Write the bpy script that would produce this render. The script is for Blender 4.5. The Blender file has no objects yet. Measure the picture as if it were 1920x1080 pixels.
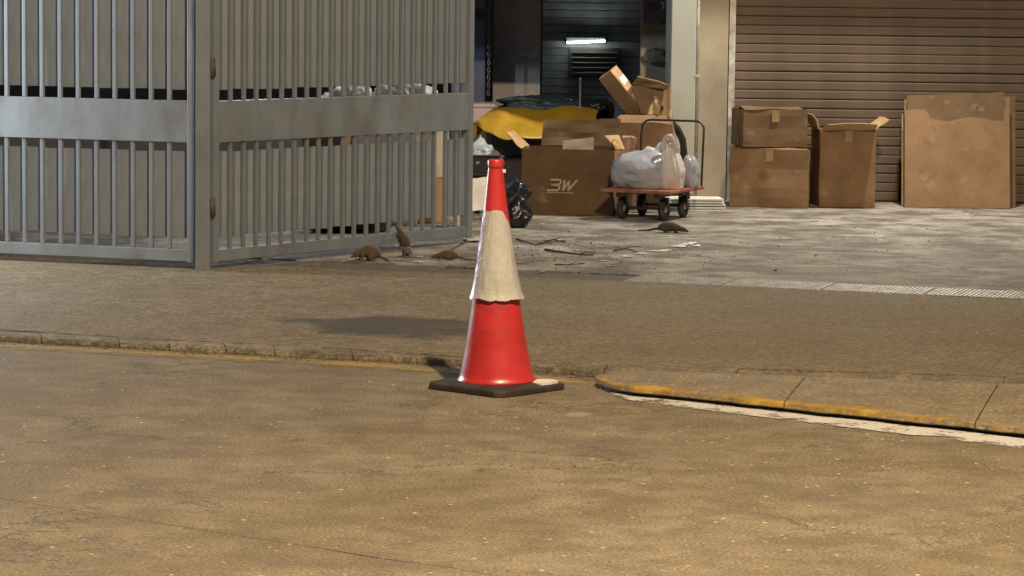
import bpy, bmesh, math, random
from mathutils import Vector, Matrix, noise

R = math.radians
scene = bpy.context.scene
col = scene.collection

# ------------------------------------------------------------------ camera
CAM_H, FPX, PITCH, ROLL = 1.67, 5500.0, math.atan(546 / 5500.0), R(0.7)
_F = Vector((0, math.cos(PITCH), -math.sin(PITCH)))
_U0 = Vector((0, math.sin(PITCH), math.cos(PITCH)))
_R0 = Vector((1, 0, 0))
_U = (_U0 * math.cos(ROLL) - _R0 * math.sin(ROLL))
_Rt = (_R0 * math.cos(ROLL) + _U0 * math.sin(ROLL))
cam_d = bpy.data.cameras.new('camera')
cam = bpy.data.objects.new('camera', cam_d)
col.objects.link(cam)
cam_d.sensor_width = 36.0
cam_d.lens = 36.0 * FPX / 1920.0
cam_d.clip_start, cam_d.clip_end = 0.1, 2000
m = Matrix.Identity(4)
for i in range(3):
    m[i][0], m[i][1], m[i][2] = _Rt[i], _U[i], -_F[i]
m[2][3] = CAM_H
cam.matrix_world = m
scene.camera = cam

# ------------------------------------------------------------------ night sky, faint sun, exposure
world = bpy.data.worlds.new('World')
scene.world = world
world.use_nodes = True
wn = world.node_tree.nodes
wl = world.node_tree.links
sky = wn.new('ShaderNodeTexSky')
sky.sky_type = 'NISHITA'
sky.sun_disc = False
sky.sun_elevation = R(46)
sky.sun_rotation = R(163)
wl.new(sky.outputs[0], wn['Background'].inputs[0])
wn['Background'].inputs[1].default_value = 0.012

sun_d = bpy.data.lights.new('sun', 'SUN')
sun_d.energy = 0.22
sun_d.angle = R(12)
sun_d.color = (1.0, 0.80, 0.56)
sun = bpy.data.objects.new('sun', sun_d)
col.objects.link(sun)
sun.rotation_euler = Vector((-0.28, 0.92, -0.99)).to_track_quat('-Z', 'Y').to_euler()

scene.view_settings.view_transform = 'Standard'
scene.view_settings.look = 'None'
scene.view_settings.exposure = 0.0
scene.view_settings.gamma = 1.0
scene.view_settings.use_curve_mapping = False

# ------------------------------------------------------------------ measuring helpers (photo measurements -> metres)
def ray(x, y):
    return _F + _Rt * ((x - 960) / FPX) - _U * ((y - 540) / FPX)
def G(x, y, z=0.0):
    d = ray(x, y); t = (z - CAM_H) / d.z
    return Vector((d.x * t, d.y * t, z))
def at(x, y, Y):
    d = ray(x, y); t = Y / d.y
    return Vector((d.x * t, Y, CAM_H + d.z * t))

# ------------------------------------------------------------------ materials
MATS = {}
def ramp(nt, fac, stops):
    r = nt.nodes.new('ShaderNodeValToRGB')
    while len(r.color_ramp.elements) < len(stops):
        r.color_ramp.elements.new(0.5)
    for e, (p, c) in zip(r.color_ramp.elements, stops):
        e.position = p
        e.color = (c[0], c[1], c[2], 1) if not isinstance(c, (int, float)) else (c, c, c, 1)
    nt.links.new(fac, r.inputs[0])
    return r.outputs[0]
def tex(nt, kind, vec, **kw):
    n = nt.nodes.new('ShaderNodeTex' + kind)
    for k, v in kw.items():
        if k in n.inputs: n.inputs[k].default_value = v
        else: setattr(n, k, v)
    nt.links.new(vec, n.inputs['Vector'])
    return n
def mix(nt, fac, a, b, mode='MIX'):
    n = nt.nodes.new('ShaderNodeMix'); n.data_type = 'RGBA'; n.blend_type = mode
    for s, v in ((0, fac), (6, a), (7, b)):
        if isinstance(v, (int, float)): n.inputs[s].default_value = v
        elif isinstance(v, tuple): n.inputs[s].default_value = (v[0], v[1], v[2], 1)
        else: nt.links.new(v, n.inputs[s])
    return n.outputs[2]
def math_n(nt, op, a, b=0.0, clamp=False):
    n = nt.nodes.new('ShaderNodeMath'); n.operation = op; n.use_clamp = clamp
    for s, v in ((0, a), (1, b)):
        if isinstance(v, (int, float)): n.inputs[s].default_value = v
        else: nt.links.new(v, n.inputs[s])
    return n.outputs[0]
def new_mat(name):
    mt = bpy.data.materials.new(name); mt.use_nodes = True
    nt = mt.node_tree; b = nt.nodes['Principled BSDF']
    return mt, nt, b
def coords(nt, scale=(1, 1, 1), kind='Object'):
    tc = nt.nodes.new('ShaderNodeTexCoord'); mp = nt.nodes.new('ShaderNodeMapping')
    mp.inputs['Scale'].default_value = scale
    nt.links.new(tc.outputs[kind], mp.inputs['Vector'])
    return mp.outputs['Vector']
def bump(nt, b, h, strength, dist):
    n = nt.nodes.new('ShaderNodeBump')
    n.inputs['Strength'].default_value = strength; n.inputs['Distance'].default_value = dist
    nt.links.new(h, n.inputs['Height']); nt.links.new(n.outputs[0], b.inputs['Normal'])

def simple(name, c, rough=0.6, metal=0.0, var=0.25, scale=8.0, dirt=None, bumps=0.0, bscale=60.0, spec=0.5, dirt_amt=0.5, coat=0.0, aniso=(1, 1, 1)):
    """surface with blotchy variation, dirt and a fine bump"""
    if name in MATS: return MATS[name]
    mt, nt, b = new_mat(name)
    v = coords(nt, aniso)
    n1 = tex(nt, 'Noise', v, Scale=scale, Detail=6.0, Roughness=0.62)
    lo = tuple(x * (1 - var) for x in c); hi = tuple(min(1, x * (1 + var)) for x in c)
    cc = ramp(nt, n1.outputs[0], [(0.3, lo), (0.7, hi)])
    if dirt:
        n2 = tex(nt, 'Noise', v, Scale=scale * 0.45, Detail=9.0, Roughness=0.7)
        fac = ramp(nt, n2.outputs[0], [(0.5, 0.0), (0.68, dirt_amt)])
        cc = mix(nt, fac, cc, dirt)
    nt.links.new(cc, b.inputs['Base Color'])
    rr = ramp(nt, n1.outputs[0], [(0.25, max(0.02, rough - 0.12)), (0.75, min(1, rough + 0.12))])
    nt.links.new(rr, b.inputs['Roughness'])
    b.inputs['Metallic'].default_value = metal
    b.inputs['Specular IOR Level'].default_value = spec
    b.inputs['Coat Weight'].default_value = coat; b.inputs['Coat Roughness'].default_value = 0.25
    if bumps:
        n3 = tex(nt, 'Noise', v, Scale=bscale, Detail=5.0, Roughness=0.6)
        bump(nt, b, n3.outputs[0], bumps, 0.01)
    MATS[name] = mt
    return mt

def concrete(name, c, warm, dark, rough=0.85, speck=0.5, stain=0.5, grain=0.85, patch=None, cracks=0.0, mids=6.0, fines=48.0):
    if name in MATS: return MATS[name]
    mt, nt, b = new_mat(name)
    v = coords(nt)
    big = tex(nt, 'Noise', v, Scale=0.9, Detail=5.0, Roughness=0.6)
    mid = tex(nt, 'Noise', v, Scale=mids, Detail=8.0, Roughness=0.68)
    fine = tex(nt, 'Noise', v, Scale=fines, Detail=6.0, Roughness=0.7)
    cc = ramp(nt, big.outputs[0], [(0.32, warm), (0.66, c)])
    f2 = ramp(nt, mid.outputs[0], [(0.42, stain), (0.6, 0.0)])
    cc = mix(nt, f2, cc, dark)
    f3 = ramp(nt, fine.outputs[0], [(0.32, 0.38), (0.5, 1.0), (0.68, 1.75)])
    cc = mix(nt, grain, cc, f3, 'MULTIPLY')
    vo = tex(nt, 'Voronoi', v, Scale=30.0, Randomness=1.0)
    sel = ramp(nt, vo.outputs['Color'], [(0.86, 0.0), (0.9, 1.0)])
    near = ramp(nt, vo.outputs['Distance'], [(0.14, 1.0), (0.30, 0.0)])
    sp = math_n(nt, 'MULTIPLY', sel, near)
    cc = mix(nt, math_n(nt, 'MULTIPLY', sp, speck), cc, (0.75, 0.68, 0.55))
    vo2 = tex(nt, 'Voronoi', v, Scale=23.0, Randomness=1.0)
    sel2 = ramp(nt, vo2.outputs['Color'], [(0.8, 0.0), (0.84, 1.0)])
    near2 = ramp(nt, vo2.outputs['Distance'], [(0.1, 1.0), (0.3, 0.0)])
    cc = mix(nt, math_n(nt, 'MULTIPLY', math_n(nt, 'MULTIPLY', sel2, near2), 0.55), cc, dark)
    rr = ramp(nt, mid.outputs[0], [(0.35, rough - 0.22), (0.65, rough)])
    if cracks:
        wv = nt.nodes.new('ShaderNodeVectorMath'); wv.operation = 'ADD'
        nz = tex(nt, 'Noise', v, Scale=3.0, Detail=6.0, Roughness=0.7)
        nt.links.new(v, wv.inputs[0]); nt.links.new(nz.outputs['Color'], wv.inputs[1])
        ve = nt.nodes.new('ShaderNodeTexVoronoi'); ve.feature = 'DISTANCE_TO_EDGE'
        ve.inputs['Scale'].default_value = 0.8
        nt.links.new(wv.outputs[0], ve.inputs['Vector'])
        ck = ramp(nt, ve.outputs['Distance'], [(0.004, cracks), (0.012, 0.0)])
        br = ramp(nt, big.outputs[0], [(0.42, 0.0), (0.55, 1.0)])
        cc = mix(nt, math_n(nt, 'MULTIPLY', ck, br), cc, (0.03, 0.025, 0.02))
    if patch:
        # a patch with its own outline: darker and smoother concrete
        for (cx, cy, ux, uy, a, bb, amt, edge, pc) in patch:
            sx = nt.nodes.new('ShaderNodeSeparateXYZ'); nt.links.new(v, sx.inputs[0])
            dx = math_n(nt, 'SUBTRACT', sx.outputs[0], cx); dy = math_n(nt, 'SUBTRACT', sx.outputs[1], cy)
            p = math_n(nt, 'DIVIDE', math_n(nt, 'ADD', math_n(nt, 'MULTIPLY', dx, ux), math_n(nt, 'MULTIPLY', dy, uy)), a)
            q = math_n(nt, 'DIVIDE', math_n(nt, 'SUBTRACT', math_n(nt, 'MULTIPLY', dy, ux), math_n(nt, 'MULTIPLY', dx, uy)), bb)
            d2 = math_n(nt, 'ADD', math_n(nt, 'MULTIPLY', p, p), math_n(nt, 'MULTIPLY', q, q))
            wob = tex(nt, 'Noise', v, Scale=2.6, Detail=7.0, Roughness=0.6)
            d2 = math_n(nt, 'ADD', d2, math_n(nt, 'MULTIPLY', math_n(nt, 'SUBTRACT', wob.outputs[0], 0.5), 2.6))
            fc = ramp(nt, d2, [(0.55 - edge * 0.5, amt), (0.55 + edge * 0.5, 0.0)])
            cc = mix(nt, fc, cc, pc)
            rr = mix(nt, fc, rr, (0.66, 0.66, 0.66))
    nt.links.new(cc, b.inputs['Base Color'])
    nt.links.new(rr, b.inputs['Roughness'])
    b.inputs['Specular IOR Level'].default_value = 0.35
    h = mix(nt, 0.5, fine.outputs[0], mid.outputs[0])
    bump(nt, b, h, 0.55, 0.02)
    MATS[name] = mt
    return mt

def cardboard(name, c, stain=0.4):
    if name in MATS: return MATS[name]
    mt, nt, b = new_mat(name)
    v = coords(nt)
    n1 = tex(nt, 'Noise', v, Scale=4.5, Detail=7.0, Roughness=0.65)
    cc = ramp(nt, n1.outputs[0], [(0.3, tuple(x * 0.72 for x in c)), (0.68, tuple(x * 1.16 for x in c))])
    n2 = tex(nt, 'Noise', v, Scale=9.0, Detail=9.0, Roughness=0.75)
    cc = mix(nt, ramp(nt, n2.outputs[0], [(0.56, 0.0), (0.7, stain)]), cc, tuple(x * 0.42 for x in c))
    n4 = tex(nt, 'Noise', v, Scale=7.0, Detail=3.0, Roughness=0.5)
    cc = mix(nt, ramp(nt, n4.outputs[0], [(0.64, 0.0), (0.72, stain * 0.45)]), cc, (0.5, 0.42, 0.32))
    nt.links.new(cc, b.inputs['Base Color'])
    b.inputs['Roughness'].default_value = 0.85
    b.inputs['Specular IOR Level'].default_value = 0.25
    wv = tex(nt, 'Wave', v, Scale=55.0, Distortion=0.6)
    bump(nt, b, mix(nt, 0.6, wv.outputs[0], n2.outputs[0]), 0.15, 0.006)
    MATS[name] = mt
    return mt

def plastic_film(name, c, rough=0.35, trans=0.25, wr=14.0, strength=0.7, tint=None):
    """thin bag film: glossy, wrinkled, lets some light through"""
    if name in MATS: return MATS[name]
    mt, nt, b = new_mat(name)
    v = coords(nt)
    n1 = tex(nt, 'Noise', v, Scale=wr * 0.4, Detail=4.0, Roughness=0.5)
    cc = ramp(nt, n1.outputs[0], [(0.3, tuple(x * 0.8 for x in c)), (0.7, c)])
    if tint:
        n5 = tex(nt, 'Noise', v, Scale=wr * 0.55, Detail=3.0)
        cc = mix(nt, ramp(nt, n5.outputs[0], [(0.5, 0.0), (0.66, 0.55)]), cc, tint)
    nt.links.new(cc, b.inputs['Base Color'])
    b.inputs['Roughness'].default_value = rough
    wv = nt.nodes.new('ShaderNodeVectorMath'); wv.operation = 'ADD'
    nz = tex(nt, 'Noise', v, Scale=wr * 0.3, Detail=2.0)
    nt.links.new(v, wv.inputs[0]); nt.links.new(nz.outputs['Color'], wv.inputs[1])
    ve = tex(nt, 'Voronoi', wv.outputs[0], Scale=wr, Randomness=1.0)
    ve.feature = 'SMOOTH_F1'
    n3 = tex(nt, 'Noise', v, Scale=wr * 1.6, Detail=5.0, Distortion=1.6)
    bump(nt, b, mix(nt, 0.5, ve.outputs['Distance'], n3.outputs[0]), strength, 0.03)
    if trans:
        out = nt.nodes['Material Output']
        t = nt.nodes.new('ShaderNodeBsdfTranslucent'); nt.links.new(cc, t.inputs[0])
        mx = nt.nodes.new('ShaderNodeMixShader'); mx.inputs[0].default_value = trans
        nt.links.new(b.outputs[0], mx.inputs[1]); nt.links.new(t.outputs[0], mx.inputs[2])
        nt.links.new(mx.outputs[0], out.inputs[0])
    MATS[name] = mt
    return mt

def worn_paint(name, c, cover=0.5, scale=22.0, edge=0.12, amt=1.0):
    """paint film with holes worn through to whatever lies under it"""
    if name in MATS: return MATS[name]
    mt, nt, b = new_mat(name)
    v = coords(nt)
    n0 = tex(nt, 'Noise', v, Scale=scale, Detail=8.0, Roughness=0.7)
    n1 = tex(nt, 'Noise', v, Scale=scale * 0.18, Detail=3.0, Roughness=0.5)
    f = math_n(nt, 'ADD', math_n(nt, 'MULTIPLY', n0.outputs[0], 0.5), math_n(nt, 'MULTIPLY', n1.outputs[0], 0.5))
    at_n = nt.nodes.new('ShaderNodeAttribute'); at_n.attribute_name = 'fade'
    f = math_n(nt, 'SUBTRACT', f, math_n(nt, 'MULTIPLY', at_n.outputs['Fac'], 0.22))
    a = ramp(nt, f, [(1 - cover - 0.12 - edge / 2, 0.0), (1 - cover - 0.12 + edge / 2, amt)])
    nt.links.new(mix(nt, n0.outputs[0], tuple(x * 0.7 for x in c), c), b.inputs['Base Color'])
    nt.links.new(a, b.inputs['Alpha'])
    b.inputs['Roughness'].default_value = 0.7
    bump(nt, b, n0.outputs[0], 0.5, 0.01)
    MATS[name] = mt
    return mt

def emitter(name, c, s):
    mt, nt, b = new_mat(name)
    b.inputs['Base Color'].default_value = (c[0], c[1], c[2], 1)
    b.inputs['Emission Color'].default_value = (c[0], c[1], c[2], 1)
    b.inputs['Emission Strength'].default_value = s
    MATS[name] = mt
    return mt

# ------------------------------------------------------------------ mesh helpers
def link(name, bm_or_me, mat, parent=None, smooth=False):
    if isinstance(bm_or_me, bmesh.types.BMesh):
        me = bpy.data.meshes.new(name); bm_or_me.normal_update(); bm_or_me.to_mesh(me); bm_or_me.free()
    else:
        me = bm_or_me
    if smooth:
        for p in me.polygons: p.use_smooth = True
    o = bpy.data.objects.new(name, me)
    if mat is not None and not me.materials: me.materials.append(mat)
    col.objects.link(o)
    if parent is not None: o.parent = parent
    return o
def tag(o, label, cat, group=None):
    o['label'] = label; o['category'] = cat
    if group: o['group'] = group
    return o
def structure(o):
    o['kind'] = 'structure'; return o
def thing(name, label, cat, loc=(0, 0, 0), rz=0.0, group=None):
    o = bpy.data.objects.new(name, None); o.empty_display_size = 0.1
    col.objects.link(o); o.location = loc; o.rotation_euler = (0, 0, rz)
    return tag(o, label, cat, group)
def B(): return bmesh.new()
def box(bm, lo, hi, bev=0.0, mat=None):
    r = bmesh.ops.create_cube(bm, size=1.0)
    vs = r['verts']
    for v in vs:
        v.co = Vector((lo[i] + (hi[i] - lo[i]) * (v.co[i] + 0.5) for i in range(3)))
        if mat is not None: v.co = mat @ v.co
    if bev:
        es = list({e for v in vs for e in v.link_edges})
        bmesh.ops.bevel(bm, geom=es, offset=bev, segments=2, affect='EDGES', profile=0.6)
    return bm
def tube(bm, pts, rads, seg=10, closed_ends=True):
    pts = [Vector(p) for p in pts]
    if isinstance(rads, (int, float)): rads = [rads] * len(pts)
    rings = []; up = Vector((0, 0, 1))
    prev = None
    for i, p in enumerate(pts):
        t = (pts[min(i + 1, len(pts) - 1)] - pts[max(i - 1, 0)]).normalized()
        if prev is None:
            a = t.cross(up)
            if a.length < 1e-3: a = t.cross(Vector((1, 0, 0)))
        else:
            a = prev - t * prev.dot(t)
        a.normalize(); b = t.cross(a); prev = a
        rings.append([bm.verts.new(p + (a * math.cos(2 * math.pi * k / seg) + b * math.sin(2 * math.pi * k / seg)) * rads[i]) for k in range(seg)])
    for r0, r1 in zip(rings, rings[1:]):
        for k in range(seg):
            bm.faces.new((r0[k], r0[(k + 1) % seg], r1[(k + 1) % seg], r1[k]))
    if closed_ends:
        bm.faces.new(rings[0][::-1]); bm.faces.new(rings[-1])
    bmesh.ops.recalc_face_normals(bm, faces=bm.faces)
    return bm
def lathe(bm, prof, seg=48, wob=None):
    rings = []
    for (r, z) in prof:
        ring = []
        for k in range(seg):
            a = 2 * math.pi * k / seg
            rr = r + (wob(a, z) if wob else 0.0)
            ring.append(bm.verts.new((rr * math.cos(a), rr * math.sin(a), z)))
        rings.append(ring)
    for r0, r1 in zip(rings, rings[1:]):
        for k in range(seg):
            bm.faces.new((r0[k], r0[(k + 1) % seg], r1[(k + 1) % seg], r1[k]))
    return rings
def resample(pts, step):
    out = [Vector(pts[0])]
    for a, b in zip(pts, pts[1:]):
        a, b = Vector(a), Vector(b)
        n = max(1, int((b - a).length / step))
        for k in range(1, n + 1): out.append(a.lerp(b, k / n))
    return out
def prism(bm, pts, z0, z1, inset_top=0.0):
    """extruded outline (list of xy) with optional chamfered top"""
    lo = [bm.verts.new((p[0], p[1], z0)) for p in pts]
    n = len(pts)
    hi = [bm.verts.new((p[0], p[1], z1 - inset_top)) for p in pts]
    for i in range(n):
        bm.faces.new((lo[i], lo[(i + 1) % n], hi[(i + 1) % n], hi[i]))
    if inset_top:
        c = Vector((sum(p[0] for p in pts) / n, sum(p[1] for p in pts) / n))
        top = []
        for i in range(n):
            p = Vector((pts[i][0], pts[i][1])); q = Vector((pts[i - 1][0], pts[i - 1][1])); r = Vector((pts[(i + 1) % n][0], pts[(i + 1) % n][1]))
            t = (r - q); nn = Vector((-t.y, t.x)).normalized() if t.length > 1e-9 else Vector((0, 0))
            if nn.dot(c - p) < 0: nn = -nn
            s = p + nn * inset_top
            top.append(bm.verts.new((s.x, s.y, z1)))
        for i in range(n):
            bm.faces.new((hi[i], hi[(i + 1) % n], top[(i + 1) % n], top[i]))
        f = bm.faces.new(top)
    else:
        f = bm.faces.new(hi)
    bm.faces.new(lo[::-1])
    bmesh.ops.recalc_face_normals(bm, faces=bm.faces)
    bmesh.ops.triangulate(bm, faces=[x for x in bm.faces if len(x.verts) > 4])
    return bm
def sheet(bm, c00, c10, c11, c01, th=0.005, bulge=0.006, seed=0, n=6, m_=6, tear=0.0):
    """a slightly buckled board between four corners"""
    c00, c10, c11, c01 = map(Vector, (c00, c10, c11, c01))
    nrm = (c10 - c00).cross(c01 - c00).normalized()
    g = []
    for side in (0, 1):
        rows = []
        for j in range(m_ + 1):
            row = []
            for i in range(n + 1):
                u, v = i / n, j / m_
                vv = v
                if tear and j == m_:
                    vv = v - tear * abs(noise.noise(Vector((u * 7.3 + seed, seed * 1.7, 3.1))))
                p = (c00.lerp(c10, u)).lerp(c01.lerp(c11, u), vv)
                w = bulge * (noise.noise(Vector((u * 2.2 + seed * 3.3, vv * 2.2, seed))) * 2)
                p = p + nrm * (w + (th / 2 if side == 0 else -th / 2))
                row.append(bm.verts.new(p))
            rows.append(row)
        g.append(rows)
    for side in (0, 1):
        for j in range(m_):
            for i in range(n):
                q = (g[side][j][i], g[side][j][i + 1], g[side][j + 1][i + 1], g[side][j + 1][i])
                bm.faces.new(q if side == 0 else q[::-1])
    def rim(a, b, c, d): bm.faces.new((a, b, c, d))
    for i in range(n):
        rim(g[0][0][i + 1], g[0][0][i], g[1][0][i], g[1][0][i + 1])
        rim(g[0][m_][i], g[0][m_][i + 1], g[1][m_][i + 1], g[1][m_][i])
    for j in range(m_):
        rim(g[0][j][0], g[0][j + 1][0], g[1][j + 1][0], g[1][j][0])
        rim(g[0][j + 1][n], g[0][j][n], g[1][j][n], g[1][j + 1][n])
    return bm
def blob(rx, ry, rz, seed, crease=0.10, lump=0.18, sub=4, flat=0.35, tie=False):
    """a stuffed bag: sagging ellipsoid with lumps and sharp film creases, flat underneath"""
    bm = B()
    bmesh.ops.create_icosphere(bm, subdivisions=sub, radius=1.0)
    o = Vector((seed * 7.1, seed * 3.7, seed * 1.3))
    for v in bm.verts:
        d = v.co.normalized()
        k = 1 + lump * noise.noise(d * 1.4 + o) + lump * 0.5 * noise.noise(d * 3.1 + o)
        rg = 1 - abs(noise.noise(d * 3.4 + o * 2)) * 2
        rg2 = 1 - abs(noise.noise(Vector((d.x * 9, d.y * 9, d.z * 3)) + o)) * 2
        k += crease * (max(0, rg) ** 2 * 0.6 + max(0, rg2) ** 3 * 0.45 - 0.2)
        if tie and d.z > 0.75:
            k *= 1 + (d.z - 0.75) * 1.6
        p = Vector((d.x * rx, d.y * ry, d.z * rz)) * k
        if tie and d.z > 0.8:
            s = max(0.25, 1 - (d.z - 0.8) * 4.2); p.x *= s; p.y *= s
        p.z += rz * (1 - flat)
        if p.z < 0:
            p.z *= 0.02; f = 1.03; p.x *= f; p.y *= f
        v.co = p
    zmin = min(v.co.z for v in bm.verts)
    for v in bm.verts: v.co.z -= zmin
    return bm
def set_attr(me, name, fn):
    a = me.attributes.new(name, 'FLOAT', 'POINT')
    for i, v in enumerate(me.vertices): a.data[i].value = fn(v.co)

# ================================================================== SETTING: ground
HZ = 0.03                                    # level of the pavement and yard above the road
def spot_patch(x, y, a, bb, amt, edge, pc, ang=-0.45, z=0.0):
    p = G(x, y, z); return (p.x, p.y, math.cos(ang), math.sin(ang), a, bb, amt, edge, pc)
M_road = concrete('road_concrete', (0.285, 0.245, 0.175), (0.205, 0.17, 0.11), (0.115, 0.092, 0.06), rough=0.9, speck=0.85, stain=0.5, cracks=0.6, fines=85.0, mids=4.5, grain=0.95,
                  patch=[spot_patch(1170, 845, 0.42, 0.30, 0.5, 1.2, (0.13, 0.11, 0.085)), spot_patch(700, 800, 0.5, 0.16, 0.35, 1.2, (0.15, 0.125, 0.085)),
                         spot_patch(250, 830, 0.6, 0.3, 0.4, 1.2, (0.14, 0.115, 0.085)), spot_patch(1600, 930, 0.6, 0.22, 0.4, 1.2, (0.14, 0.12, 0.09)), spot_patch(1085, 777, 0.06, 0.09, 0.5, 0.6, (0.42, 0.38, 0.30))])
M_kerb = concrete('kerb_concrete', (0.27, 0.23, 0.165), (0.20, 0.165, 0.105), (0.085, 0.07, 0.045), rough=0.9, speck=0.3, stain=0.6)
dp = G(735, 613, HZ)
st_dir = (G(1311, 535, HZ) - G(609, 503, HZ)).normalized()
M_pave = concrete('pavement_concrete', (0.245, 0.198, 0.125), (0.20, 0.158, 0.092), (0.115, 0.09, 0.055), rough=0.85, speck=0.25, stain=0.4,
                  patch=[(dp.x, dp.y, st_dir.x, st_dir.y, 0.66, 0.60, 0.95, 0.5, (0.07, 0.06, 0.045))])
M_yard = concrete('yard_concrete', (0.45, 0.42, 0.365), (0.26, 0.232, 0.188), (0.11, 0.093, 0.072), rough=0.8, speck=0.5, stain=0.9, cracks=0.95, grain=0.4, mids=2.4)
M_soil = simple('bare_ground', (0.09, 0.08, 0.06), 0.9, var=0.3, scale=2.0)
M_joint = simple('joint_dirt', (0.035, 0.028, 0.02), 0.95, var=0.4, scale=20.0)

def poly_sheet(name, pts, z, mat, parent=None):
    bm = B()
    vs = [bm.verts.new((p[0], p[1], z)) for p in pts]
    bm.faces.new(vs)
    bmesh.ops.triangulate(bm, faces=bm.faces)
    bmesh.ops.recalc_face_normals(bm, faces=bm.faces)
    for f in bm.faces:
        if f.normal.z < 0: f.normal_flip()
    return link(name, bm, mat, parent)
structure(poly_sheet('ground', [(-600, -600), (600, -600), (600, 900), (-600, 900)], -0.06, M_soil))

back_px = [(-400, 590), (0, 618), (300, 636), (609, 651), (685, 657), (783, 663), (930, 672), (1050, 680), (1173, 685), (1311, 688), (1600, 697), (1920, 707), (2400, 722)]
front_px = [(-400, 612), (0, 640), (300, 657), (609, 674), (742, 679), (803, 683), (930, 692), (1065, 703), (1114, 709), (1180, 712), (1311, 716), (1600, 728), (1920, 742), (2400, 760)]
kerb_back = [G(x, y, HZ) for x, y in back_px]
kerb_front = [G(x, y, 0) for x, y in front_px]
def ext(pts, n0=40, n1=40):
    d0 = (pts[0] - pts[1]).normalized(); d1 = (pts[-1] - pts[-2]).normalized()
    return [pts[0] + d0 * n0] + list(pts) + [pts[-1] + d1 * n1]
kb = ext(kerb_back)
# road: dark bed with two concrete slabs separated by an open joint
road = structure(poly_sheet('road', [(-60, -60), (60, -60)] + [(p.x, p.y + 0.05) for p in reversed(kb)], -0.03, M_joint))
random.seed(3)
jl = [G(-700, 830), G(0, 935), G(609, 1029), G(700, 1045), G(840, 1063), G(965, 1086), G(1200, 1130), G(1920, 1260)]
jl = resample([jl[0] + (jl[0] - jl[1]).normalized() * 12] + jl + [jl[-1] + (jl[-1] - jl[-2]).normalized() * 5], 0.05)
def jit(p, a): return Vector((p.x + random.uniform(-a, a), p.y + random.uniform(-a, a), p.z))
far_edge = []
near_edge = []
for p in jl:
    w = 0.0022 + 0.008 * max(0, noise.noise(Vector((p.x * 2.3, p.y * 2.3, 0.5))) + 0.25)
    c = jit(p, 0.002)
    far_edge.append(Vector((c.x, c.y + w, 0))); near_edge.append(Vector((c.x, c.y - w, 0)))
def slab(name, pts, z0, z1, mat, parent):
    return link(name, prism(B(), pts, z0, z1), mat, parent)
slab('road_slab', far_edge + [(p.x, p.y + 0.02) for p in reversed(kb)], -0.029, 0.0, M_road, road)
slab('road_slab', [(-60, -60), (60, -60)] + list(reversed(near_edge)), -0.029, 0.0, M_road, road)

# pavement strip between kerb and drain
dr_f = [G(x, y, HZ) for x, y in [(-400, 456), (0, 475), (609, 503), (890, 515), (1311, 534), (1920, 562), (2400, 585)]]
dr_b = [G(x, y, HZ) for x, y in [(-400, 443), (0, 462), (609, 489), (890, 502), (1311, 520), (1920, 547), (2400, 569)]]
df, db = ext(dr_f), ext(dr_b)
pave_edge = [Vector((p.x + random.uniform(-.006, .006), p.y + 0.006 + random.uniform(-.004, .008), 0)) for p in resample(kb[1:-1], 0.07)]
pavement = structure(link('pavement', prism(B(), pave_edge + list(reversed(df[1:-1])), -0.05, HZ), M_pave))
yard = structure(link('yard_floor', prism(B(), [p for p in db] + [(60, 60), (-60, 60)], -0.05, HZ), M_yard))

# kerb: row of old irregular stones
kerb = structure(poly_sheet('kerb', [tuple(p) for p in kb] + [tuple(p) for p in reversed(ext(kerb_front))], -0.012, M_joint))
def along(pts, t):
    L = [0]
    for a, b in zip(pts, pts[1:]): L.append(L[-1] + (b - a).length)
    d = t * L[-1]
    for i in range(len(pts) - 1):
        if d <= L[i + 1] or i == len(pts) - 2:
            k = (d - L[i]) / max(1e-9, L[i + 1] - L[i])
            return pts[i].lerp(pts[i + 1], k)
cuts = [0.0, 0.07, 0.135, 0.205, 0.262, 0.298, 0.338, 0.372, 0.425, 0.468, 0.53, 0.60, 0.68, 0.76, 0.84, 0.92, 1.0]
for ci, (a, b) in enumerate(zip(cuts, cuts[1:])):
    bm = B(); n = 14; rows = []
    hz = HZ + random.uniform(-0.006, 0.004)
    for i in range(n + 1):
        u = a + (b - a) * (i / n) ; e = 0.0003
        u = min(max(u, a + e), b - e)
        p0, p1 = along(kerb_front, u), along(kerb_back, u)
        c = Vector((p0.x * 3.1, p0.y * 3.1, ci))
        chip = 0.05 * max(0, noise.noise(c * 1.9)) + 0.012 * noise.noise(c * 5) + (0.004 if i in (0, n) else 0)
        row = []
        for k, (f_, z_) in enumerate([(0.0, -0.02), (0.0 + chip * 0.4, 0.008), (0.03 + chip * 2, hz * 0.72), (0.14 + chip * 3.2, hz), (0.55, hz + 0.002), (0.97, hz), (0.985, -0.02)]):
            q = p0.lerp(p1, f_); q.z = z_ + 0.004 * noise.noise(Vector((q.x * 9, q.y * 9, k)))
            row.append(bm.verts.new(q))
        rows.append(row)
    for r0, r1 in zip(rows, rows[1:]):
        for k in range(6): bm.faces.new((r0[k], r1[k], r1[k + 1], r0[k + 1]))
    bm.faces.new(rows[0]); bm.faces.new(rows[-1][::-1])
    bmesh.ops.recalc_face_normals(bm, faces=bm.faces)
    link('kerb_stone', bm, M_kerb, kerb)

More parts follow.
